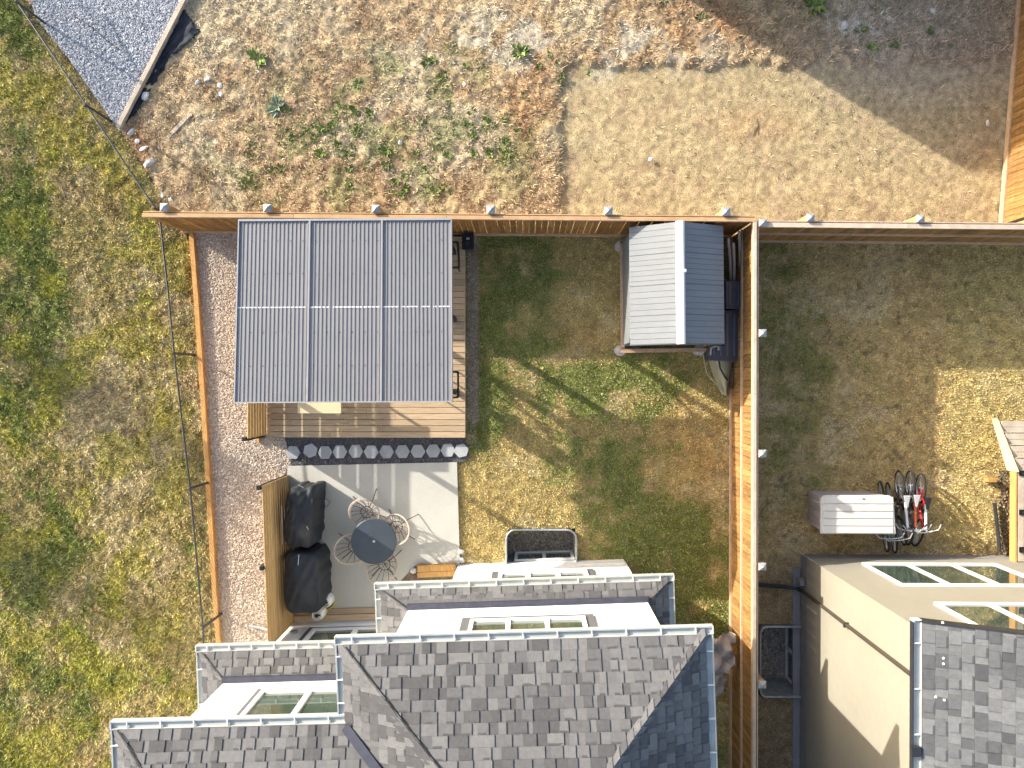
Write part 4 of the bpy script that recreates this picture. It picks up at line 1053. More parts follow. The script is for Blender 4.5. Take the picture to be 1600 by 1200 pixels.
def window(root, o, u, nrm, w, z0, z1, lites, fw=.06, surround=0.0, depth=.06, mull=None):
    """o = left bottom corner on the wall, u = direction along the wall, nrm = outward normal"""
    o = Vector(o); u = Vector(u); nrm = Vector(nrm); dz = Vector((0, 0, 1))
    def bar(nm, a0, a1, b0, b1, n0, n1, m, par):
        q = [o+u*a0+nrm*n0, o+u*a1+nrm*n0, o+u*a1+nrm*n1, o+u*a0+nrm*n1]
        if (q[1]-q[0]).cross(q[2]-q[1]).z < 0: q = q[::-1]
        return part(nm, MB().hexa([p+dz*b0 for p in q], [p+dz*b1 for p in q]), m, par)
    win = bar('window', -.001, w+.001, z0-.001, z1+.001, -.04, -.02, m_black, root)
    if surround:
        s = surround; th = .035
        for (a0, a1, b0, b1) in ((-s, w+s, z0-s, z0), (-s, w+s, z1, z1+s), (-s, 0, z0+.001, z1-.001), (w, w+s, z0+.001, z1-.001)):
            bar('surround', a0, a1, b0, b1, .002, th, m_trim, win)
    f = fw
    for (a0, a1, b0, b1) in ((0, w, z0, z0+f), (0, w, z1-f, z1), (0, f, z0+f+.001, z1-f-.001), (w-f, w, z0+f+.001, z1-f-.001)):
        bar('frame', a0, a1, b0, b1, .003, depth, m_white, win)
    xs = [f]+[w*k for k in (mull or [(i+1)/lites for i in range(lites-1)])]+[w-f]
    for i in range(1, len(xs)-1): bar('mullion', xs[i]-f*.6, xs[i]+f*.6, z0+f+.001, z1-f-.001, .003, depth-.003, m_white, win)
    for i in range(lites):
        a0 = xs[i]+(f*.6 if i else 0)+.001; a1 = xs[i+1]-(f*.6 if i < lites-1 else 0)-.001
        bar('pane', a0, a1, z0+f+.001, z1-f-.001, .006, .018, m_glass, win)
    return win

# ------------------------------------------------------------------ the white house
TH = 0.036
H0 = Vector((0.0, -4.42, 0))
house = thing('white_house', 'white two storey house with grey shingle roofs and pale gutters at the bottom', 'house', tuple(H0), TH)
def hb(nm, x0, x1, y0, y1, z0, z1, m): return part(nm, MB().box(((x0+x1)/2, (y0+y1)/2, (z0+z1)/2), (x1-x0, y1-y0, z1-z0)), m, house)
YB = -1.30
WXL, WXR = -2.30, 2.36
hb('foundation', -1.64+.02, WXR-.02, -9, -.03, -1.2, .12, m_found); hb('foundation', -5.95+.02, -1.63, -9, YB-.03, -.4, .12, m_found)
hb('ground_floor_wall', -1.64, WXR, -9.0, 0.0, .121, 2.90, m_stucco); hb('ground_floor_wall', -5.95, -1.641, -9.0, YB, .121, 2.90, m_stucco)
hb('upper_wall', WXL, WXR, -9.0, 0.001, 2.92, 5.80, m_stucco); hb('upper_wall', -5.95, WXL-.001, -9.0, YB+.001, 2.92, 5.80, m_stucco)
hb('soffit', -2.90, 2.85, -1.3, .40, 2.86, 2.90, m_white)
hb('soffit', -2.90, 2.85, -9, .34, 5.72, 5.76, m_white); hb('soffit', -6.52, -2.91, -9, YB+.42, 5.72, 5.76, m_white)
hb('soffit', -6.50, -2.91, -3.2, YB+.50, 2.86, 2.90, m_white)
rf = Roof(house, SH)
EZ = 5.92; ex0, ex1, ey = -2.87, 2.80, .335; S = .5
ap = (ex0+ex1)/2; hd = (ex1-ex0)/2; rz_ = EZ+hd*S; ry = ey-hd
ly = YB+.42-.03; lx = -6.50
main_front = rf.slope([(ex0, ey, EZ), (ex1, ey, EZ), (ap, ry, rz_)], seed=1)
main_east = rf.slope([(ex1, ey, EZ), (ex1, -9.4, EZ), (ap, -9.4, rz_), (ap, ry, rz_)], seed=2)
# west slope, cut by the valley
vz = EZ; lr = ly-2.2
main_west = rf.slope([(ex0, ey, EZ), (ap, ry, rz_), (ap, ly-hd, rz_), (ex0, ly, EZ)][::-1], eave=(0, 3), seed=3)
left_front = rf.slope([(lx, ly, EZ), (ex0, ly, EZ), (ap, ly-hd, rz_), (lx+hd, ly-hd, rz_)], seed=4)
left_west = rf.slope([(lx, ly, EZ), (lx+hd, ly-hd, rz_), (lx+hd, -9.4, rz_), (lx, -9.4, EZ)], eave=(3, 0), seed=5)
part('roof_top', MB().hexa([(lx+hd+.001, -9.4, rz_-.12), (ap-.001, -9.4, rz_-.12), (ap-.001, ly-hd-.001, rz_-.12), (lx+hd+.001, ly-hd-.001, rz_-.12)], [(lx+hd+.001, -9.4, rz_-.01), (ap-.001, -9.4, rz_-.01), (ap-.001, ly-hd-.001, rz_-.01), (lx+hd+.001, ly-hd-.001, rz_-.01)]), m_felt, house)
def sl(x, y): return Vector((x, y, -S*math.hypot(x, y))).normalized()
rf.cap((ex1, ey, EZ), (ap, ry, rz_), sl(0, 1), sl(1, 0), part_=main_front, seed=1)
rf.cap((ex0, ey, EZ), (ap, ry, rz_), sl(-1, 0), sl(0, 1)*.05, w=.26, step=.2, flat=True, part_=main_west, seed=2)
rf.cap((lx, ly, EZ), (lx+hd, ly-hd, rz_), sl(-1, 0), sl(0, 1)*.05, w=.26, step=.2, flat=True, part_=left_west, seed=3)
# dark shadow gap strip along the left hips, valley flashing
a = Vector((ex0, ly, EZ+.075)); b = Vector((ap, ly-hd, rz_+.075)); n = Vector((1, 1, 0)).normalized()*.075
part('valley_flashing', MB().hexa([a-n, a+n, b+n, b-n][::1], [p+Vector((0, 0, .012)) for p in (a-n, a+n, b+n, b-n)]), m_flash, house)
# skirt roofs round the ground floor
KZ = 3.0; ks = .52
kx0, kx1, ky = -2.87, 2.80, .335
sz = KZ+ks*(ky-0)
skirt = rf.slope([(kx0, ky, KZ), (kx1, ky, KZ), (WXR, 0, sz), (WXL, 0, sz+.05)], seed=6, name='skirt_roof', expo=.15)
wd = kx1-WXR
se = rf.slope([(kx1, ky, KZ), (kx1, -6, KZ), (WXR, -6, sz), (WXR, 0, sz)], seed=7, name='skirt_roof', expo=.15)
sw = rf.slope([(kx0, ky, KZ), (kx0, YB, KZ), (WXL, YB, sz+.05), (WXL, 0, sz+.05)][::-1], eave=(2, 3), seed=8, name='skirt_roof', expo=.15)
rf.cap((kx1, ky, KZ), (WXR, 0, sz), sl(0, 1), sl(1, 0), step=.15, part_=skirt, seed=5); rf.cap((kx0, ky, KZ), (WXL, 0, sz+.05), sl(-1, 0), sl(0, 1)*.05, w=.2, step=.17, flat=True, part_=sw, seed=6)
part('wall_flashing', MB().hexa([(WXL-.02, .001, sz+.00), (WXR+.02, .001, sz-.0), (WXR+.02, .10, sz-.03), (WXL-.02, .10, sz-.01)], [(WXL-.02, .001, sz+.10), (WXR+.02, .001, sz+.06), (WXR+.02, .10, sz+.035), (WXL-.02, .10, sz+.055)]), m_flash, house)
# left block skirt
bx0 = -6.50; by = YB+.50
sz2 = KZ+ks*.50
skb = rf.slope([(bx0, by, KZ), (kx0-.12, by, KZ), (kx0-.12, YB, sz2), (-5.95, YB, sz2)], seed=9, name='skirt_roof', expo=.15)
skw = rf.slope([(bx0, by, KZ), (-5.95, YB, sz2), (-5.95, -6, sz2), (bx0, -6, KZ)], eave=(3, 0), seed=10, name='skirt_roof', expo=.15)
rf.cap((bx0, by, KZ), (-5.95, YB, sz2), sl(-1, 0), sl(0, 1)*.05, w=.2, step=.17, flat=True, part_=skw, seed=7)
part('wall_flashing', MB().hexa([(-5.98, YB+.002, sz2-.0), (kx0-.13, YB+.002, sz2-.0), (kx0-.13, YB+.10, sz2-.03), (-5.98, YB+.10, sz2-.03)], [(-5.98, YB+.002, sz2+.08), (kx0-.13, YB+.002, sz2+.08), (kx0-.13, YB+.10, sz2+.05), (-5.98, YB+.10, sz2+.05)]), m_flash, house)
rf.build()
for a, b in (((ex0, ey, EZ), (ap, ry, rz_)), ((lx, ly, EZ), (lx+hd, ly-hd, rz_)), ((kx0, ky, KZ), (WXL, 0, sz+.05)), ((bx0, by, KZ), (-5.95, YB, sz2))):
    a = Vector(a); b = Vector(b); d = (b-a).normalized(); o_ = Vector((.022, .018, .026)); part('hip_joint', MB().tube(a+o_+d*.05, b+o_-d*.05, .009, 5), m_black, house)
# gutters
gutter(house, (ex0-.13, ey+.13, EZ-.01), (ex1+.13, ey+.13, EZ-.01), (0, 1, 0), n=11)
gutter(house, (ex1+.13, ey, EZ-.01), (ex1+.13, -6, EZ-.01), (1, 0, 0), n=12); gutter(house, (ex0-.13, ey, EZ-.01), (ex0-.13, ly+.14, EZ-.01), (-1, 0, 0), n=3)
gutter(house, (lx-.13, ly+.13, EZ-.01), (ex0-.01, ly+.13, EZ-.01), (0, 1, 0), n=7); gutter(house, (lx-.13, ly, EZ-.01), (lx-.13, -6, EZ-.01), (-1, 0, 0), n=10)
gutter(house, (kx0-.13, ky+.13, KZ-.01), (kx1+.13, ky+.13, KZ-.01), (0, 1, 0), n=11)
gutter(house, (kx1+.13, ky, KZ-.01), (kx1+.13, -5, KZ-.01), (1, 0, 0), n=8); gutter(house, (kx0-.13, ky, KZ-.01), (kx0-.13, by, KZ-.01), (-1, 0, 0), n=3)
gutter(house, (bx0-.13, by+.13, KZ-.01), (kx0-.16, by+.13, KZ-.01), (0, 1, 0), n=8); gutter(house, (bx0-.13, by, KZ-.01), (bx0-.13, -5, KZ-.01), (-1, 0, 0), n=6)
# windows
window(house, (-1.02, 0.001, 0), (1, 0, 0), (0, 1, 0), 2.10, 4.05, 5.35, 3, surround=.16, fw=.07)
window(house, (-5.02, YB+.002, 0), (1, 0, 0), (0, 1, 0), 2.60, 3.80, 5.2, 3, surround=.10, fw=.08, mull=[.36, .70])
window(house, (-.62, 0.0, 0), (1, 0, 0), (0, 1, 0), 2.00, .95, 2.3, 3, surround=.15, fw=.09)
window(house, (-5.05, YB+.0, 0), (1, 0, 0), (0, 1, 0), 2.1, .50, 2.35, 2, surround=.12, fw=.09)
hb('base_band', -5.9, -1.66, YB+.003, YB+.05, .05, .28, m_white)
hb('base_band', -1.62, 2.33, .002, .03, .0, .35, m_stucco)
part('vent', MB().tube((-5.45, YB, .62), (-5.45, YB+.05, .62), .09, 16), m_postcap, house)
# door landing: weathered boards in front of the left ground floor wall
part('landing_board', MB().box((-4.1, YB+.17, .12), (3.5, .13, .04)), m_deck, house)
part('landing_board', MB().box((-4.1, YB+.32, .12), (3.5, .13, .04)), m_deck, house)
# ------------------------------------------------------------------ window wells
def well(c0, c1, depth, label, wall, rounded=.22, gcol=None, leaf=None):
    """corrugated steel well between world corners c0,c1; 'wall' names the open side"""
    (x0, y0), (x1, y1) = c0, c1; r = rounded
    if wall == 'S':
        pts = [(x0, y0), (x0, y1-r)]+[(x0+r-r*math.cos(t), y1-r+r*math.sin(t)) for t in (.4, .8, 1.2)]+[(x0+r, y1), (x1-r, y1)]+[(x1-r+r*math.sin(t), y1-r+r*math.cos(t)) for t in (.4, .8, 1.2)]+[(x1, y1-r), (x1, y0)]
    else:
        pts = [(x1, y0), (x0+r, y0)]+[(x0+r-r*math.sin(t), y0+r-r*math.cos(t)) for t in (.4, .8, 1.2)]+[(x0, y0+r), (x0, y1-r)]+[(x0+r-r*math.cos(t), y1-r+r*math.sin(t)) for t in (.4, .8, 1.2)]+[(x0+r, y1), (x1, y1)]
    c = ((x0+x1)/2, (y0+y1)/2, 0)
    t = thing('window_well', label, 'window well', c, 0)
    n = len(pts); mb = MB(); k = 16
    rows = []
    for j in range(k+1):
        z = .14-(depth+.14)*j/k; off = .012 if j % 2 else 0
        row = []
        for i, (x, y) in enumerate(pts):
            dx, dy = x-c[0], y-c[1]; l = math.hypot(dx, dy); row.append((x+dx/l*off, y+dy/l*off, z))
        rows.append(len(mb.v)); mb.v += row
    for j in range(k):
        for i in range(n-1): mb.f.append((rows[j]+i, rows[j]+i+1, rows[j+1]+i+1, rows[j+1]+i))
    o = wpart('corrugated_wall', mb, m_corr, t); s = o.modifiers.new('t', 'SOLIDIFY'); s.thickness = .012
    wpart('rim', MB().path([(x, y, .15) for x, y in pts], .022, 8), m_corr, t)
    wpart('gravel_floor', MB().poly([(x0-.05, y0-.05, -depth), (x1+.05, y0-.05, -depth), (x1+.05, y1+.05, -depth), (x0-.05, y1+.05, -depth)]), m_darkw, t)
    poly = [(x0+.03, y0+.02), (x1-.03, y0+.02), (x1-.03, y1-.03), (x0+.03, y1-.03)]
    g = stones('gravel', poly, 1500, .012, .03, [(0.50, 0.43, 0.36), (0.36, 0.30, 0.24), (0.62, 0.57, 0.50), (0.25, 0.22, 0.19), (0.52, 0.50, 0.47)], -depth+.01, None, None)
    g.parent = t; g.matrix_parent_inverse = Matrix.Translation(t.location).inverted()
    return t
m_darkw = mat('well_gravel_bed', (0.36, 0.31, 0.26), 0.95, 0.3, 12, bump=.8, bscale=45, speck=(50, .4))
xa = [p[0] for p in WELL_A]; ya = [p[1] for p in WELL_A]
wa = well((min(xa)+.02, max(-4.46, min(ya))), (max(xa)-.03, max(ya)), .97, 'galvanised window well full of gravel against the white house', 'S')
wb = well((5.54, -7.52), (6.49, -5.86), .84, 'galvanised window well full of gravel beside the beige house', 'E', rounded=.16)
window(house, (-.28, .012, 0), (1, 0, 0), (0, 1, 0), 1.45, -.92, -.10, 2, fw=.07, depth=.05)
part('leaf', MB().poly([(-.68, .12, -.90), (-.60, .09, -.87), (-.53, .16, -.88), (-.62, .25, -.90)]), m_yleaf, wa)

# ------------------------------------------------------------------ the beige house
NXW, NYW = 6.50, -4.14
nh = thing('beige_house', 'beige stucco house with slate grey shingle roof in the lower right corner', 'house', (NXW, NYW, 0))
def nb_(nm, x0, x1, y0, y1, z0, z1, m): return part(nm, MB().box(((x0+x1)/2, (y0+y1)/2, (z0+z1)/2), (x1-x0, y1-y0, z1-z0)), m, nh)
nb_('foundation', .03, 6.4, -8.9, -.03, -1.2, .46, m_found)
nb_('wall', 0, 6.5, -9, 0, .461, 5.85, m_beige)
nb_('corner_band', -.012, .35, .001, .014, .5, 5.8, m_beige)
rn = Roof(nh, SHN)
nx0 = 6.01+.125-NXW; nyE = .37; nz = 5.92; sp = .42
east = rn.slope([(nx0, nyE, nz), (nx0+4.2, nyE, nz+4.2*sp), (nx0+4.2, -7.5, nz+4.2*sp), (nx0, -7.5, nz)], eave=(3, 0), seed=21, tabs=(.13, .26), expo=.172)
part('roof_slope', MB().hexa([(nx0+4.201, -7.5, nz+4.2*sp-.1), (nx0+8.4, -7.5, nz-.1), (nx0+8.4, nyE, nz-.1), (nx0+4.201, nyE, nz+4.2*sp-.1)], [(nx0+4.201, -7.5, nz+4.2*sp), (nx0+8.4, -7.5, nz), (nx0+8.4, nyE, nz), (nx0+4.201, nyE, nz+4.2*sp)]), m_felt, nh)
rn.build()
part('gable_wall', MB().hexa([(.0, -.3, 5.851), (6.5, -.3, 5.851), (6.5, 0, 5.851), (0, 0, 5.851)], [(3.7, -.3, 7.35), (3.9, -.3, 7.35), (3.9, 0, 7.35), (3.7, 0, 7.35)]), m_beige, nh)
part('rake_board', MB().hexa([(nx0-.02, nyE+.001, nz-.16), (nx0+4.2, nyE+.001, nz+4.2*sp-.16), (nx0+4.2, nyE+.03, nz+4.2*sp-.16), (nx0-.02, nyE+.03, nz-.16)], [(nx0-.02, nyE+.001, nz+.02), (nx0+4.2, nyE+.001, nz+4.2*sp+.02), (nx0+4.2, nyE+.03, nz+4.2*sp+.02), (nx0-.02, nyE+.03, nz+.02)]), m_darkmetal, nh)
g = gutter(nh, (nx0-.13, nyE+.03, nz-.01), (nx0-.13, -6, nz-.01), (-1, 0, 0), n=9)
part('outer_lip', MB().box((nx0-.136, (-6+nyE)/2, nz-.05), (.010, 6+nyE, .10)), m_darkmetal, g)
part('bracket', MB().box((nx0-.11, -1.62, nz+.02), (.14, .15, .06)), m_darkmetal, g)
# vents on the roof
for (a, b) in ((1492, 984), (1493, 1041), (1493, 1050), (1483, 1105), (1494, 1108)):
    p = at(a, b, 6.35); q = p-nh.location; part('nail_dot', MB().lathe((q.x, q.y, nz+(q.x-nx0)*sp+.02), [(.02, 0), (.012, .02)], 8), m_white, nh)
window(nh, (10.43+.0-NXW, 0, 0), (-1, 0, 0), (0, 1, 0), 2.95, 1.06, 2.72, 3, fw=.055, depth=.05)
window(nh, (10.43+.0-NXW, 0, 0), (-1, 0, 0), (0, 1, 0), 2.95, 3.86, 5.45, 3, fw=.055, depth=.05)
window(nh, (.029, -1.78, 0), (0, -1, 0), (-1, 0, 0), 1.55, -.84, -.02, 2, fw=.07, depth=.05)
m_dsp = mat('brown_downspout', (0.065, 0.056, 0.044), .5, .08, metal=.2)
part('downspout', MB().path([(-.30, -.80, 5.8), (-.06, -.82, 5.55), (-.045, -.82, 5.2), (-.045, -.82, .30)], .038, 6), m_dsp, nh)
part('downspout_strap', MB().box((-.05, -.82, 2.6), (.11, .10, .04)), m_dsp, nh)
part('drain_extension', MB().path([(-.045, -.82, .32), (-.12, -.80, .18), (-.35, -.78, .12), (-1.02, -.74, .10)], .048, 6), m_black, nh)
part('utility_box', MB().box((-.06, -.62, .25), (.10, .14, .22)), m_found, nh)
part('wall_light', MB().lathe((-.05, -2.5-0.86*1.5-1.0, 1.2), [(.05, 0), (.07, .05), (.05, .1)], 10), m_white, nh)
nb_('side_slab', -.16, -.002, -9, -.35, -.02, .05, m_found)

# ------------------------------------------------------------------ neighbour deck with steps
dk = thing('raised_deck', 'pale timber deck and steps with a black railing at the right edge', 'deck', (11.2, -3.2, 0))
xl = at(1590, 737, .8).x; ytop = at(1590, 737, .8).y; ybot = NYW+.02; yst = at(1556, 657, 0).y
for i in range(14):
    x = xl+.02+.145*(i+.5); 
    wpart('deck_board', MB().box((x, (ytop+ybot)/2, .782), (.138, ytop-ybot, .036)), m_timber, dk)
wpart('fascia', MB().box((xl-.02, (ytop+ybot)/2, .70), (.036, ytop-ybot+.04, .20)), m_plank, dk)
for y in (ytop-.5, ybot+.3): wpart('post', MB().box((xl+.5, y, .3), (.09, .09, .6)), m_post, dk)
wpart('post', MB().box((xl-.16, ytop-.28, .10), (.20, .09, .20)), m_plank, dk)
ns = 4
for i in range(ns):
    z = .78*(ns-i-.0)/(ns+1)+.02; y0 = ytop+(yst-ytop)*i/ns; y1 = ytop+(yst-ytop)*(i+1)/ns
    for k in range(2):
        ya_, yb_ = y0+(y1-y0)*k/2+.004, y0+(y1-y0)*(k+1)/2-.004
        wpart('tread', MB().box((xl+.95, (ya_+yb_)/2, z), (1.8, yb_-ya_, .036)), m_timber, dk)
    wpart('riser', MB().box((xl+.95, y0+.02, z+.07), (1.8, .02, .10)), m_timber, dk)
q = [(ytop+.0, .80), (ytop, .55), (yst+.02, -.02), (yst+.02, .12), ]
mb = MB(); xx0, xx1 = xl-.055, xl-.005
mb.hexa([(xx0, ytop, .52), (xx1, ytop, .52), (xx1, yst+.05, -.02), (xx0, yst+.05, -.02)], [(xx0, ytop, .86), (xx1, ytop, .86), (xx1, yst+.05, .14), (xx0, yst+.05, .14)])
wpart('stringer', mb, mat('pale_lumber', (.55, .45, .28), .75, .1, 4), dk)
for py_ in (741, 803, 862):
    p = at(1604, py_, 1.0); wpart('railing_post', MB().box((p.x+.03, p.y, 1.25), (.05, .05, .9)), m_black, dk)
    wpart('post_base', MB().box((p.x+.03, p.y, .815), (.12, .12, .03)), m_black, dk)
pp = at(1604, 741, 1.0)
wpart('railing', MB().box((pp.x+.03, (ytop-.05+ybot+.1)/2, .92), (.03, ytop-ybot-.2, .03)), m_black, dk)
wpart('railing', MB().box((pp.x+.03, (ytop-.05+ybot+.1)/2, 1.68), (.04, ytop-ybot-.2, .04)), m_black, dk)
tag(link('drain_pipe', MB().path([at(1554, 786, .12), at(1559, 830, .14), at(1562, 862, .2)], .04, 8).mesh('p', m_darkmetal)), 'dark pipe lying on the grass between the raised deck and the beige house', 'pipe')
m_soil = mat('dark_soil', (.16, .12, .08), .95, .3, 9, bump=.8, bscale=20, speck=(30, .3))
flat('soil_bed', gp([(1560, 735), (1600, 735), (1600, 868), (1561, 868), (1566, 800)]), .035, m_soil)
stones('soil_clods', gp([(1558, 735), (1600, 735), (1600, 868), (1559, 868)]), 900, .01, .035, [(.20, .15, .10), (.28, .22, .15), (.13, .10, .07)], .035, 'dark soil clods under the raised deck edge', 'soil')

# ------------------------------------------------------------------ white ribbed storage box
p0 = at(1283, 774, 1.08); p1 = at(1400, 835, 1.08)
bw, bd = p1.x-p0.x, p0.y-p1.y; bc = ((p0.x+p1.x)/2, (p0.y+p1.y)/2)
t = thing('deck_box', 'cream plastic storage box with a ribbed lid on the brown lawn', 'storage box', (bc[0], bc[1], 0), .0)
o = part('body', MB().hexa([(-bw/2+.13, -bd/2+.02, .02), (bw/2-.1, -bd/2+.02, .02), (bw/2-.1, bd/2-.06, .02), (-bw/2+.13, bd/2-.06, .02)], [(-bw/2+.03, -bd/2+.02, 1.0), (bw/2-.03, -bd/2+.02, 1.0), (bw/2-.06, bd/2-.03, 1.0), (-bw/2+.03, bd/2-.03, 1.0)]), m_boxw, t); bevel(o, .05, 3)
for i in range(5):
    y = -bd/2+.10+i*(bd-.2)/4; o = part('side_rib', MB().hexa([(-bw/2+.11, y-.035, .06), (-bw/2+.16, y-.035, .06), (-bw/2+.16, y+.035, .06), (-bw/2+.11, y+.035, .06)], [(-bw/2+.018, y-.035, .96), (-bw/2+.07, y-.035, .96), (-bw/2+.07, y+.035, .96), (-bw/2+.018, y+.035, .96)]), m_boxw, t)
r = .13; hx_, hy_ = bw/2, bd/2
lid = [(-hx_, -hy_), (hx_+.01, -hy_)]+[(hx_-r-.04+r*math.cos(a), hy_-r+r*math.sin(a)) for a in (0, .4, .8, 1.2, PI/2)]+[(-hx_+r+r*math.cos(a), hy_-r+r*math.sin(a)) for a in (PI/2, 1.95, 2.35, 2.75, PI)]
o = part('lid', MB().prism(lid, .9+.11, 1.07), m_box, t); bevel(o, .02, 3)
for i in range(5):
    y0 = -hy_+.02+i*(bd-.04)/5; y1 = y0+(bd-.04)/5-.012
    o = part('lid_rib', MB().hexa([(-hx_+.05, y0, 1.07), (hx_-.06, y0, 1.07), (hx_-.06, y1, 1.07), (-hx_+.05, y1, 1.07)], [(-hx_+.06, y0+.012, 1.092), (hx_-.07, y0+.012, 1.092), (hx_-.07, y1-.004, 1.083), (-hx_+.06, y1-.004, 1.083)]), m_box, t)
part('latch', MB().box((.10, hy_-.07, 1.095), (.05, .03, .012)), m_found, t)

# ------------------------------------------------------------------ bicycles
def bicycle(loc, rz, lean, fcol, fcol2, label, kid=1.0, hb_turn=0.0, seatc=m_black):
    t = thing('bicycle', label, 'bicycle', (loc[0], loc[1], 0), rz, 'bicycles beside the cream storage box')
    t.rotation_euler = (lean, 0, rz)       # local x = forward
    s = kid; RW = .33*s; rear = (-.52*s, 0, RW); fr = (.53*s, 0, RW); bb = (-.08*s, 0, .29*s); seat = (-.25*s, 0, .80*s); head = (.36*s, 0, .82*s); head2 = (.40*s, 0, .68*s)
    m1 = fcol; r = .024
    part('frame', MB().tube(bb, seat, r).tube(bb, head2, r*1.15).tube((-.22*s, 0, .72*s), head, r).tube((rear[0], .05, RW), bb, r*.7).tube((rear[0], -.05, RW), bb, r*.7).tube((rear[0], .05, RW), (-.22*s, .02, .72*s), r*.6).tube((rear[0], -.05, RW), (-.22*s, -.02, .72*s), r*.6).tube(head, head2, r*1.2), m1, t)
    part('top_tube', MB().tube((-.20*s, 0, .742*s), (.35*s, 0, .845*s), .028), fcol2, t)
    part('fork', MB().tube(head2, (fr[0], .06, RW), r*.8).tube(head2, (fr[0], -.06, RW), r*.8), m_rim2, t)
    for nm, c in (('wheel', rear), ('wheel', fr)):
        a = hb_turn if c is fr else 0
        nv = (math.sin(a), math.cos(a), 0)
        mb = MB(); 
        q = Vector((0, 0, 1)).rotation_difference(Vector(nv))
        for i in range(16):
            e = q @ Vector((math.cos(2*PI*i/16)*RW*.9, math.sin(2*PI*i/16)*RW*.9, 0)); mb.tube(c, Vector(c)+e, .0035, 3, cap=False)
        w = part('wheel', mb, m_rim2, t)
        part('tyre', MB().ring(c, RW, .025, 28, 7, nv), m_tyre, w); part('rim', MB().ring(c, RW*.91, .014, 28, 5, nv), m_rim2, w)
        part('hub', MB().tube(Vector(c)-Vector(nv)*.05, Vector(c)+Vector(nv)*.05, .025, 8), m_rim2, w)
    o = part('saddle', MB().hexa([(-.38*s, -.07, .85*s), (-.10*s, -.02, .85*s), (-.10*s, .02, .85*s), (-.38*s, .07, .85*s)], [(-.38*s, -.08, .90*s), (-.10*s, -.02, .89*s), (-.10*s, .02, .89*s), (-.38*s, .08, .90*s)]), seatc, t); bevel(o, .02, 3)
    ca, sa = math.cos(hb_turn), math.sin(hb_turn)
    def h(x, y, z): return (head[0]+x*ca-y*sa, x*sa+y*ca, z)
    part('handlebar', MB().path([h(-.10, -.30, .98*s), h(.02, -.22, .97*s), h(.05, -.05, .92*s), h(.05, .05, .92*s), h(.02, .22, .97*s), h(-.10, .30, .98*s)], .014, 6).tube(head, h(.05, 0, .93*s), .018), m_rim2, t)
    for sy in (1, -1): part('grip', MB().tube(h(-.09, sy*.295, .98*s), h(-.17, sy*.33, .98*s), .02), m_black, t)
    part('crank', MB().tube((bb[0], -.07, bb[2]), (bb[0], .07, bb[2]), .02).tube((bb[0], .06, bb[2]), (bb[0]+.12*s, .07, bb[2]-.1*s), .012).tube((bb[0], -.06, bb[2]), (bb[0]-.12*s, -.07, bb[2]+.1*s), .012).ring((bb[0], .05, bb[2]), .08, .008, 14, 4, (0, 1, 0)), m_darkmetal, t)
    for sx, sy in ((1, 1), (-1, -1)): part('pedal', MB().box((bb[0]+sx*.12*s, sy*.12, bb[2]-sx*.1*s), (.09, .09, .02)), m_black, t)
    return t
def pm(n, c, r=.4): return mat(n, c, r, .05, coat=.3)
c_red = pm('red_paint', (.45, .015, .02)); c_or = pm('orange_red_paint', (.55, .10, .035)); c_wh = pm('white_paint', (.7, .7, .7)); c_bl = pm('teal_paint', (.08, .30, .38)); c_gr = pm('graphite_paint', (.06, .06, .07)); m_greyseat = mat('grey_saddle', (.30, .30, .31), .6, .05)
dn = -PI/2
def bk(px, py): p = at(px, py, .3); return (p.x, p.y)
bicycle(bk(1387, 806), dn+.10, .30, c_bl, c_bl, 'teal bicycle half behind the cream storage box, first of the row', .95)
bicycle(bk(1400, 808), dn+.12, .30, c_gr, c_gr, 'graphite bicycle next to the cream storage box, second of the row', .95, .1)
bicycle(bk(1411, 793), dn+.04, .22, c_gr, c_wh, 'grey and silver bicycle in the middle of the row, grey saddle', 1.0, -.15, m_greyseat)
bicycle(bk(1426, 793), dn-.02, .24, c_gr, c_or, 'dark bicycle with an orange red top tube, left of the red one', 1.0, .1, m_greyseat)
bicycle(bk(1441, 797), dn-.05, .22, c_red, c_wh, 'bright red bicycle with a white top tube at the right end of the row', .98, .25)

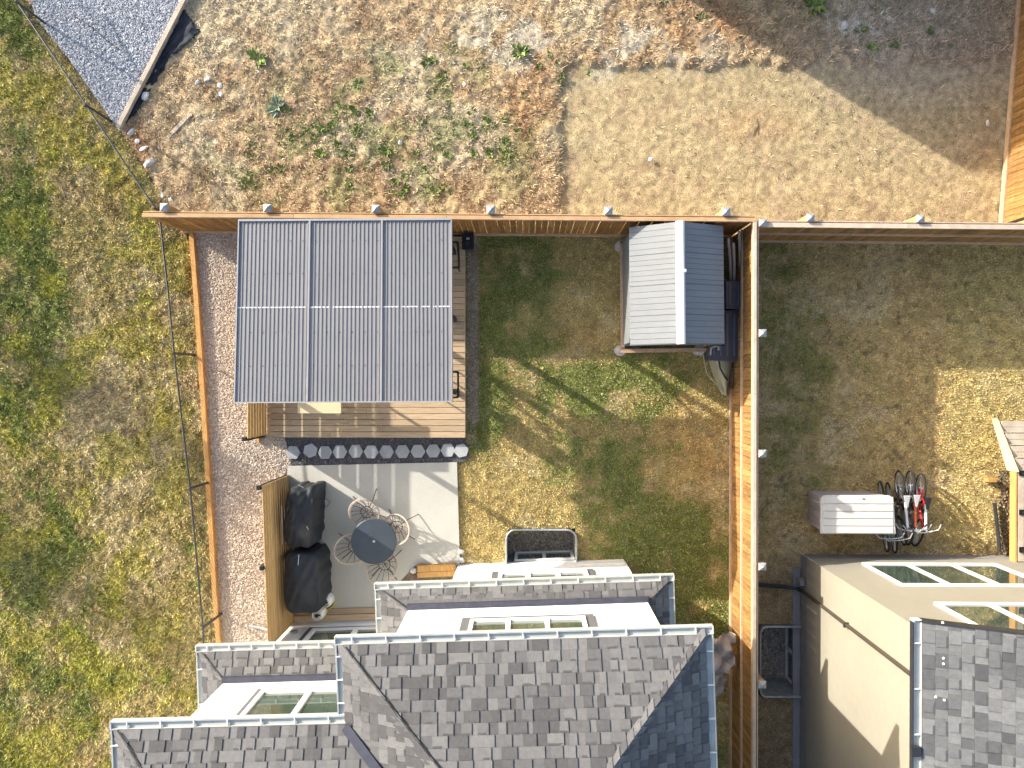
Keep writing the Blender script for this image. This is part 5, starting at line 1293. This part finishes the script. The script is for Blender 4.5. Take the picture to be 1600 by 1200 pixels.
# ------------------------------------------------------------------ patio furniture
ZP = .085
tc_ = at(584, 846, ZP+.72)
t = thing('patio_table', 'round slate grey patio table in the middle of the wire chairs', 'table', (tc_.x, tc_.y, ZP))
o = part('tabletop', MB().lathe((0, 0, .69), [(.50, 0), (.525, .008), (.525, .022), (.51, .03), (.0001, .031)], 64, cap=False), m_table, t)
part('underside', MB().lathe((0, 0, .66), [(.3, 0), (.5, .029)], 32), m_darkmetal, t)
part('umbrella_hole_cap', MB().lathe((0, 0, .722), [(.03, 0), (.02, .01)], 16), m_rim2, t)
for k in range(4):
    a = PI/4+k*PI/2; part('leg', MB().tube((.12*math.cos(a), .12*math.sin(a), .66), (.38*math.cos(a), .38*math.sin(a), 0), .018), m_darkmetal, t)
def wire_chair(px, py, face, label, seed):
    """round basket chair of bent wire; face = direction the sitter looks"""
    c = at(px, py, ZP+.60)
    t = thing('wire_chair', label, 'chair', (c.x, c.y, ZP), face, 'round wire basket chairs around the table'); rr = random.Random(seed)
    Rr = .34; rim = []
    for i in range(36):
        a = 2*PI*i/36; rim.append(Vector((math.cos(a)*Rr, math.sin(a)*Rr, .60-.20*math.cos(a))))
    part('rim', MB().path(rim, .015, 6, True), m_rim, t)
    part('rim_wrap', MB().path([p*0.93+Vector((0, 0, .012)) for p in rim], .009, 5, True), m_rim, t)
    cen = Vector((.03, 0, .36)); mb = MB(); inner = []
    for i in range(14):
        a = 2*PI*(i+.5)/14+rr.uniform(-.08, .08); p = Vector((math.cos(a)*Rr, math.sin(a)*Rr, .60-.20*math.cos(a)))
        q = cen+Vector((math.cos(a+rr.uniform(-.15, .15))*.14, math.sin(a)*.14, .015)); m_ = (p+q)/2+Vector((0, 0, -.07)); mb.path([p, m_, q], .0075, 4); inner.append(q)
    part('basket_wires', mb, m_wire, t)
    part('inner_ring', MB().path(inner, .010, 5, True), m_wire, t)
    mb = MB()
    for i in range(0, 14, 2): mb.path([inner[i], cen+Vector((rr.uniform(-.04, .04), rr.uniform(-.04, .04), 0)), inner[(i+5) % 14]], .007, 4)
    part('seat_web', mb, m_wire, t)
    part('seat_weave', MB().ring(cen+Vector((0, 0, -.0)), .20, .007, 20, 4).ring(cen+Vector((0, 0, .06)), .26, .006, 22, 4), m_rim, t)
    for sx in (1, -1):
        for sy in (1, -1):
            part('leg', MB().path([(cen.x+sx*.10, sy*.10, .36), (sx*.20, sy*.19, .18), (sx*.36-.03, sy*.30, .008)], .011, 6), m_wire, t)
    return t
wire_chair(569, 801, -PI*.40, 'wire basket chair at the top left of the slate table', 1)
wire_chair(619, 827, PI*.95, 'wire basket chair on the sunny right side of the slate table', 2)
wire_chair(548, 858, .05*PI, 'wire basket chair on the left of the slate table, partly under it', 3)
wire_chair(597, 888, PI*.45, 'wire basket chair below the slate table, next to the gutter corner', 4)

def cover(name, c, w, d, lobes, h0, label, seed, rz=0.0, bul=()):
    """fabric cover: draped grid; lobes = (u, v, ru, rv, height)"""
    t_ = thing('covered_grill', label, 'grill', (c[0], c[1], ZP), rz); mb = MB(); n = 90
    def H(u, v):
        z = h0
        for (a, b, ra, rb, hh) in lobes:
            q = ((u-a)/ra)**2+((v-b)/rb)**2; z = max(z, h0+(hh-h0)*(1/(1+q**2)))
        return z
    ph = [random.Random(seed+i).uniform(0, 6) for i in range(6)]
    def outline(a):
        ca, sa = math.cos(a), math.sin(a); k = (abs(ca)**5+abs(sa)**5)**(-1/5)
        f = 1+sum(am*math.exp(-((math.atan2(math.sin(a-a0), math.cos(a-a0)))/wd_)**2) for a0, am, wd_ in bul)+.015*math.sin(3*a+ph[0])+.014*math.sin(7*a+ph[1])+.004*math.sin(17*a+ph[2])
        return ca*k*w/2*f, sa*k*d/2*f
    rings = []
    fr = [(1.02, 0.0), (1.01, .25), (1.01, .5), (1.005, .75), (1.0, .90), (.975, .965), (.93, .995), (.88, 1), (.8, 1), (.65, 1), (.5, 1), (.35, 1), (.2, 1), (.08, 1)]
    for (s, zf) in fr:
        row = []
        for i in range(n):
            a = 2*PI*i/n; x, y = outline(a); fold = (1+(.030*math.sin(19*a+ph[3])+.015*math.sin(31*a+ph[4]))*(1-zf)) if zf < 1 else 1
            x *= s*fold; y *= s*fold; u, v = 2*x/w, 2*y/d
            z = H(u/max(s, 1) if s > 1 else u, v/max(s, 1) if s > 1 else v)*zf
            if zf == 1: z += .02*math.sin(5*u+3*v+ph[5])+.012*math.sin(11*u-9*v+ph[1])+.008*math.sin(21*v+ph[2])
            row.append((x, y, z))
        rings.append(len(mb.v)); mb.v += row
    for j in range(len(rings)-1):
        for i in range(n): k = (i+1) % n; mb.f.append((rings[j]+i, rings[j]+k, rings[j+1]+k, rings[j+1]+i))
    mb.f.append(tuple(rings[-1]+i for i in range(n)))
    o = part('cover', mb, m_cover, t_, smooth=True); s = o.modifiers.new('sub', 'SUBSURF'); s.levels = s.render_levels = 1
    return t_
cc = at(466, 810, 1.0)
g1 = cover('g', (cc.x+.0, cc.y), .66, 1.36, [(-.05, -.25, .75, .55, 1.16), (-.2, .72, .6, .25, 1.0), (.3, -.6, .5, .3, .95)], .86, 'black covered grill nearer the hexagon pavers', 3, -.05, [(.85, .14, .30), (-.45, .10, .13), (-.95, .05, .2)])
for a, b, c_, d_ in ((466, 757, 474, 762), (479, 822, 482, 828), (440, 790, 441, 850)):
    p = at(a, b, 1.08); q = at(c_, d_, 1.05); wpart('strap', MB().path([p, q], .006, 4), m_tank, g1)
part('cord_loop', MB().path([(.34, .42, .9), (.48, .45, .6), (.55, .30, .3), (.40, .12, .1)], .007, 5), m_black, g1)
cc = at(471, 911, 1.0)
g2 = cover('g', (cc.x+.0, cc.y+.0), .80, 1.40, [(-.1, 0, .8, .85, 1.10)], .9, 'black covered grill nearer the white propane tanks', 8, .0, [(.20, .09, .13), (-.62, .13, .28)])
p = at(466, 866, 1.13); 
wpart('cover_seam', MB().path([at(467, 867, 1.125), at(465, 895, 1.14), at(467, 935, 1.12)], .008, 4), m_tank, g2)
wpart('cover_label', MB().path([at(495, 893, 1.0), at(493, 903, 1.0), at(495, 912, .98)], .007, 4), m_tank, g2)
def tank(px, py, m, label, zz=.46):
    c = at(px, py, zz+ZP)
    t = thing('propane_tank', label, 'propane tank', (c.x, c.y, ZP), 0, 'propane tanks by the grill')
    part('body', MB().lathe((0, 0, 0), [(.10, 0), (.105, .03), (.145, .05), (.155, .10), (.155, .26), (.145, .31), (.10, .35), (.04, .37)], 24), m, t, smooth=True)
    mb = MB().path([(.105*math.cos(a), .105*math.sin(a), .42) for a in np.linspace(.6, 2*PI-.6, 18)], .013, 6).path([(.105*math.cos(a), .105*math.sin(a), .37) for a in np.linspace(.6, 2*PI-.6, 18)], .02, 6)
    part('collar', mb, m, t)
    part('valve', MB().lathe((0, 0, .36), [(.028, 0), (.028, .05), (.045, .055), (.045, .075)], 10).tube((0, 0, .39), (.08, .0, .39), .018), m_black, t)
    part('foot_ring', MB().ring((0, 0, .012), .11, .012, 20, 5), m, t)
    return t
tank(494, 963, m_tank, 'white propane tank nearest the house wall'); tank(506, 943, m_tank, 'white propane tank in front of the yellow one')

c = at(510, 940, ZP+.12); tag(link('yellow_tray', MB().lathe((c.x, c.y, ZP+.001), [(.17, 0), (.19, .13), (.195, .14), (.18, .14), (.16, .02)], 28, cap=False).mesh('tray', m_tanky)), 'yellow green tub that the right hand propane tank stands in', 'tub')
# soil patch, step and stones by the house corner
flat('soil_patch', gp([(628, 905), (650, 882), (716, 886), (722, 920), (640, 930)]), .03+.06, m_soil)
p = at(682, 893, .22)
st = thing('wooden_step', 'orange lit wooden step at the house corner beside the patio', 'step', (p.x, p.y, 0), .05)
for i in range(2): 
    o = part('step_board', MB().box((0, .065-.135*i, .19), (.92, .128, .04)), m_plank, st); bevel(o, .006)
part('step_face', MB().box((0, .14, .12), (.9, .03, .18)), m_plank, st); 
for sx in (1, -1): part('step_side', MB().box((sx*.43, 0, .11), (.04, .25, .12)), m_post, st)
for i, (a, b, r) in enumerate([(646, 892, .09), (655, 898, .07), (722, 876, .08), (721, 862, .07)]):
    p = at(a, b, .1); o = link('garden_stone', RM[i], loc=(p.x, p.y, .10), rot=(0, 0, i)); o.scale = (r, r, r*.7); o.data = o.data
    tag(o, ['dark stone at the left end of the orange wooden step', 'second dark stone below the left end of the wooden step', 'stone at the lower right corner of the patio', 'stone wedged along the right edge of the patio'][i], 'stone')
# tan tarp beside the house
TS = gp([(1106, 992), (1143, 986), (1145, 1040), (1108, 1056)], .7)
o = crumple('tan_tarp', TS, .62, m_tarp, 'crumpled tan tarpaulin between the white house and the long fence', 'tarp', .28, 10, 6)
o = crumple('tan_tarp_tail', gp([(1108, 1052), (1132, 1045), (1132, 1080), (1110, 1092)], .5), .45, m_tarp, 'narrow lower fold of tan tarpaulin sticking out by the gutter', 'tarp', .15, 8, 9)
# pipe / bracket near grill wall on the gravel
tag(link('drain_spout', MB().path([at(390, 978, .12), at(408, 981, .14), at(420, 985, .2)], .035, 8).mesh('p', m_postcap)), 'short pale drain spout on the pink gravel by the house', 'spout')

# ------------------------------------------------------------------ house beyond the top of the frame (casts the shade on the lot)
nn = thing('north_house', 'two storey house just beyond the top edge whose shadow falls on the lot', 'house', (5.5, 14, 0))
A0 = (1.41, 10.45)
wpart('ground_floor', MB().box(((A0[0]+10.6)/2, (A0[1]+20)/2, 1.7), (10.6-A0[0], 20-A0[1], 3.4)), m_beige, nn)
wpart('skirt_roof', MB().hexa([(A0[0], A0[1], 3.401), (10.6, A0[1], 3.401), (10.6, A0[1]+.98, 3.401), (A0[0], A0[1]+.98, 3.401)], [(A0[0], A0[1], 3.42), (10.6, A0[1], 3.42), (10.6, A0[1]+.98, 3.67), (A0[0], A0[1]+.98, 3.67)]), m_felt, nn)
wpart('upper_floor', MB().box(((A0[0]+10.6)/2, (A0[1]+.981+20)/2, 4.7), (10.6-A0[0], 20-A0[1]-.981, 2.59)), m_beige, nn)
wpart('roof', MB().hexa([(A0[0]-.0, A0[1]+.99, 6.0), (10.9, A0[1]+.99, 6.0), (10.9, 20.3, 6.0), (A0[0], 20.3, 6.0)], [(3.4, 14.5, 7.6), (8.5, 14.5, 7.6), (8.5, 16.8, 7.6), (3.4, 16.8, 7.6)]), m_felt, nn)
for k in range(3): 
    for z in (1.0, 4.0):
        x = 3+2.8*k; wpart('window', MB().box((x, A0[1]-(.01 if z < 2 else -.98), z+.7), (1.4, .04, 1.3)), m_glass, nn)
lm = MB().poly([(-.03, 0, 0), (0, -.02, .01), (.035, 0, .004), (0, .02, .012)]).mesh('dry_leaf', mat('dry_leaf', (.45, .33, .12), .8, .2, rnd=.3))
for k in range(70):
    a, b = rw.uniform(735, 1560), rw.uniform(372, 870)
    if 965 < a < 1185 and b < 620 or 1130 < a < 1190 or 1240 < a < 1480 and b > 725: continue
    p = at(a, b, .05); o = link('dry_leaf', lm, loc=p, rot=(rw.uniform(-.4, .4), rw.uniform(-.4, .4), rw.uniform(0, 6)))
    sc_ = rw.uniform(.7, 1.4); o.scale = (sc_,)*3; tag(o, 'small dry yellow leaf lying on the lawn', 'leaf', 'dry leaves scattered on the lawns')
def small_tree(x, y, h, label, seed):  # unseen trees, added to cast the soft shadow bands on the field
    t = thing('added_shade_tree', label, 'tree', (x, y, 0)); rr = random.Random(seed); mb = MB().tube((0, 0, 0), (0, 0, h*.8), .07, 8, .03); lv = MB()
    for i in range(26):
        z = h*rr.uniform(.3, .85); a = rr.uniform(0, 6.28); l = h*.28*rr.uniform(.5, 1)
        e = Vector((math.cos(a)*l, math.sin(a)*l, z+l*.6)); mb.tube((0, 0, z), e, .02, 5, .008)
        for k in range(60):
            c = Vector((0, 0, z)).lerp(e, rr.uniform(.3, 1.05))+Vector([rr.gauss(0, .16) for _ in range(3)]); u = Vector([rr.uniform(-1, 1) for _ in range(3)])*.06; v = Vector([rr.uniform(-1, 1) for _ in range(3)])*.06
            lv.poly([c-u, c+v, c+u, c-v])
    part('trunk', mb, m_stick, t); part('crown', lv, m_leaf, t)
small_tree(-17.2, -1.2, 4.2, 'unseen young tree added off the left side to shade the field', 1); small_tree(-15.6, 2.6, 3.6, 'smaller unseen tree added off the left side to shade the field', 2)
print('objects', len(bpy.data.objects), 'tris', sum(len(m.loop_triangles) or len(m.polygons) for m in bpy.data.meshes))
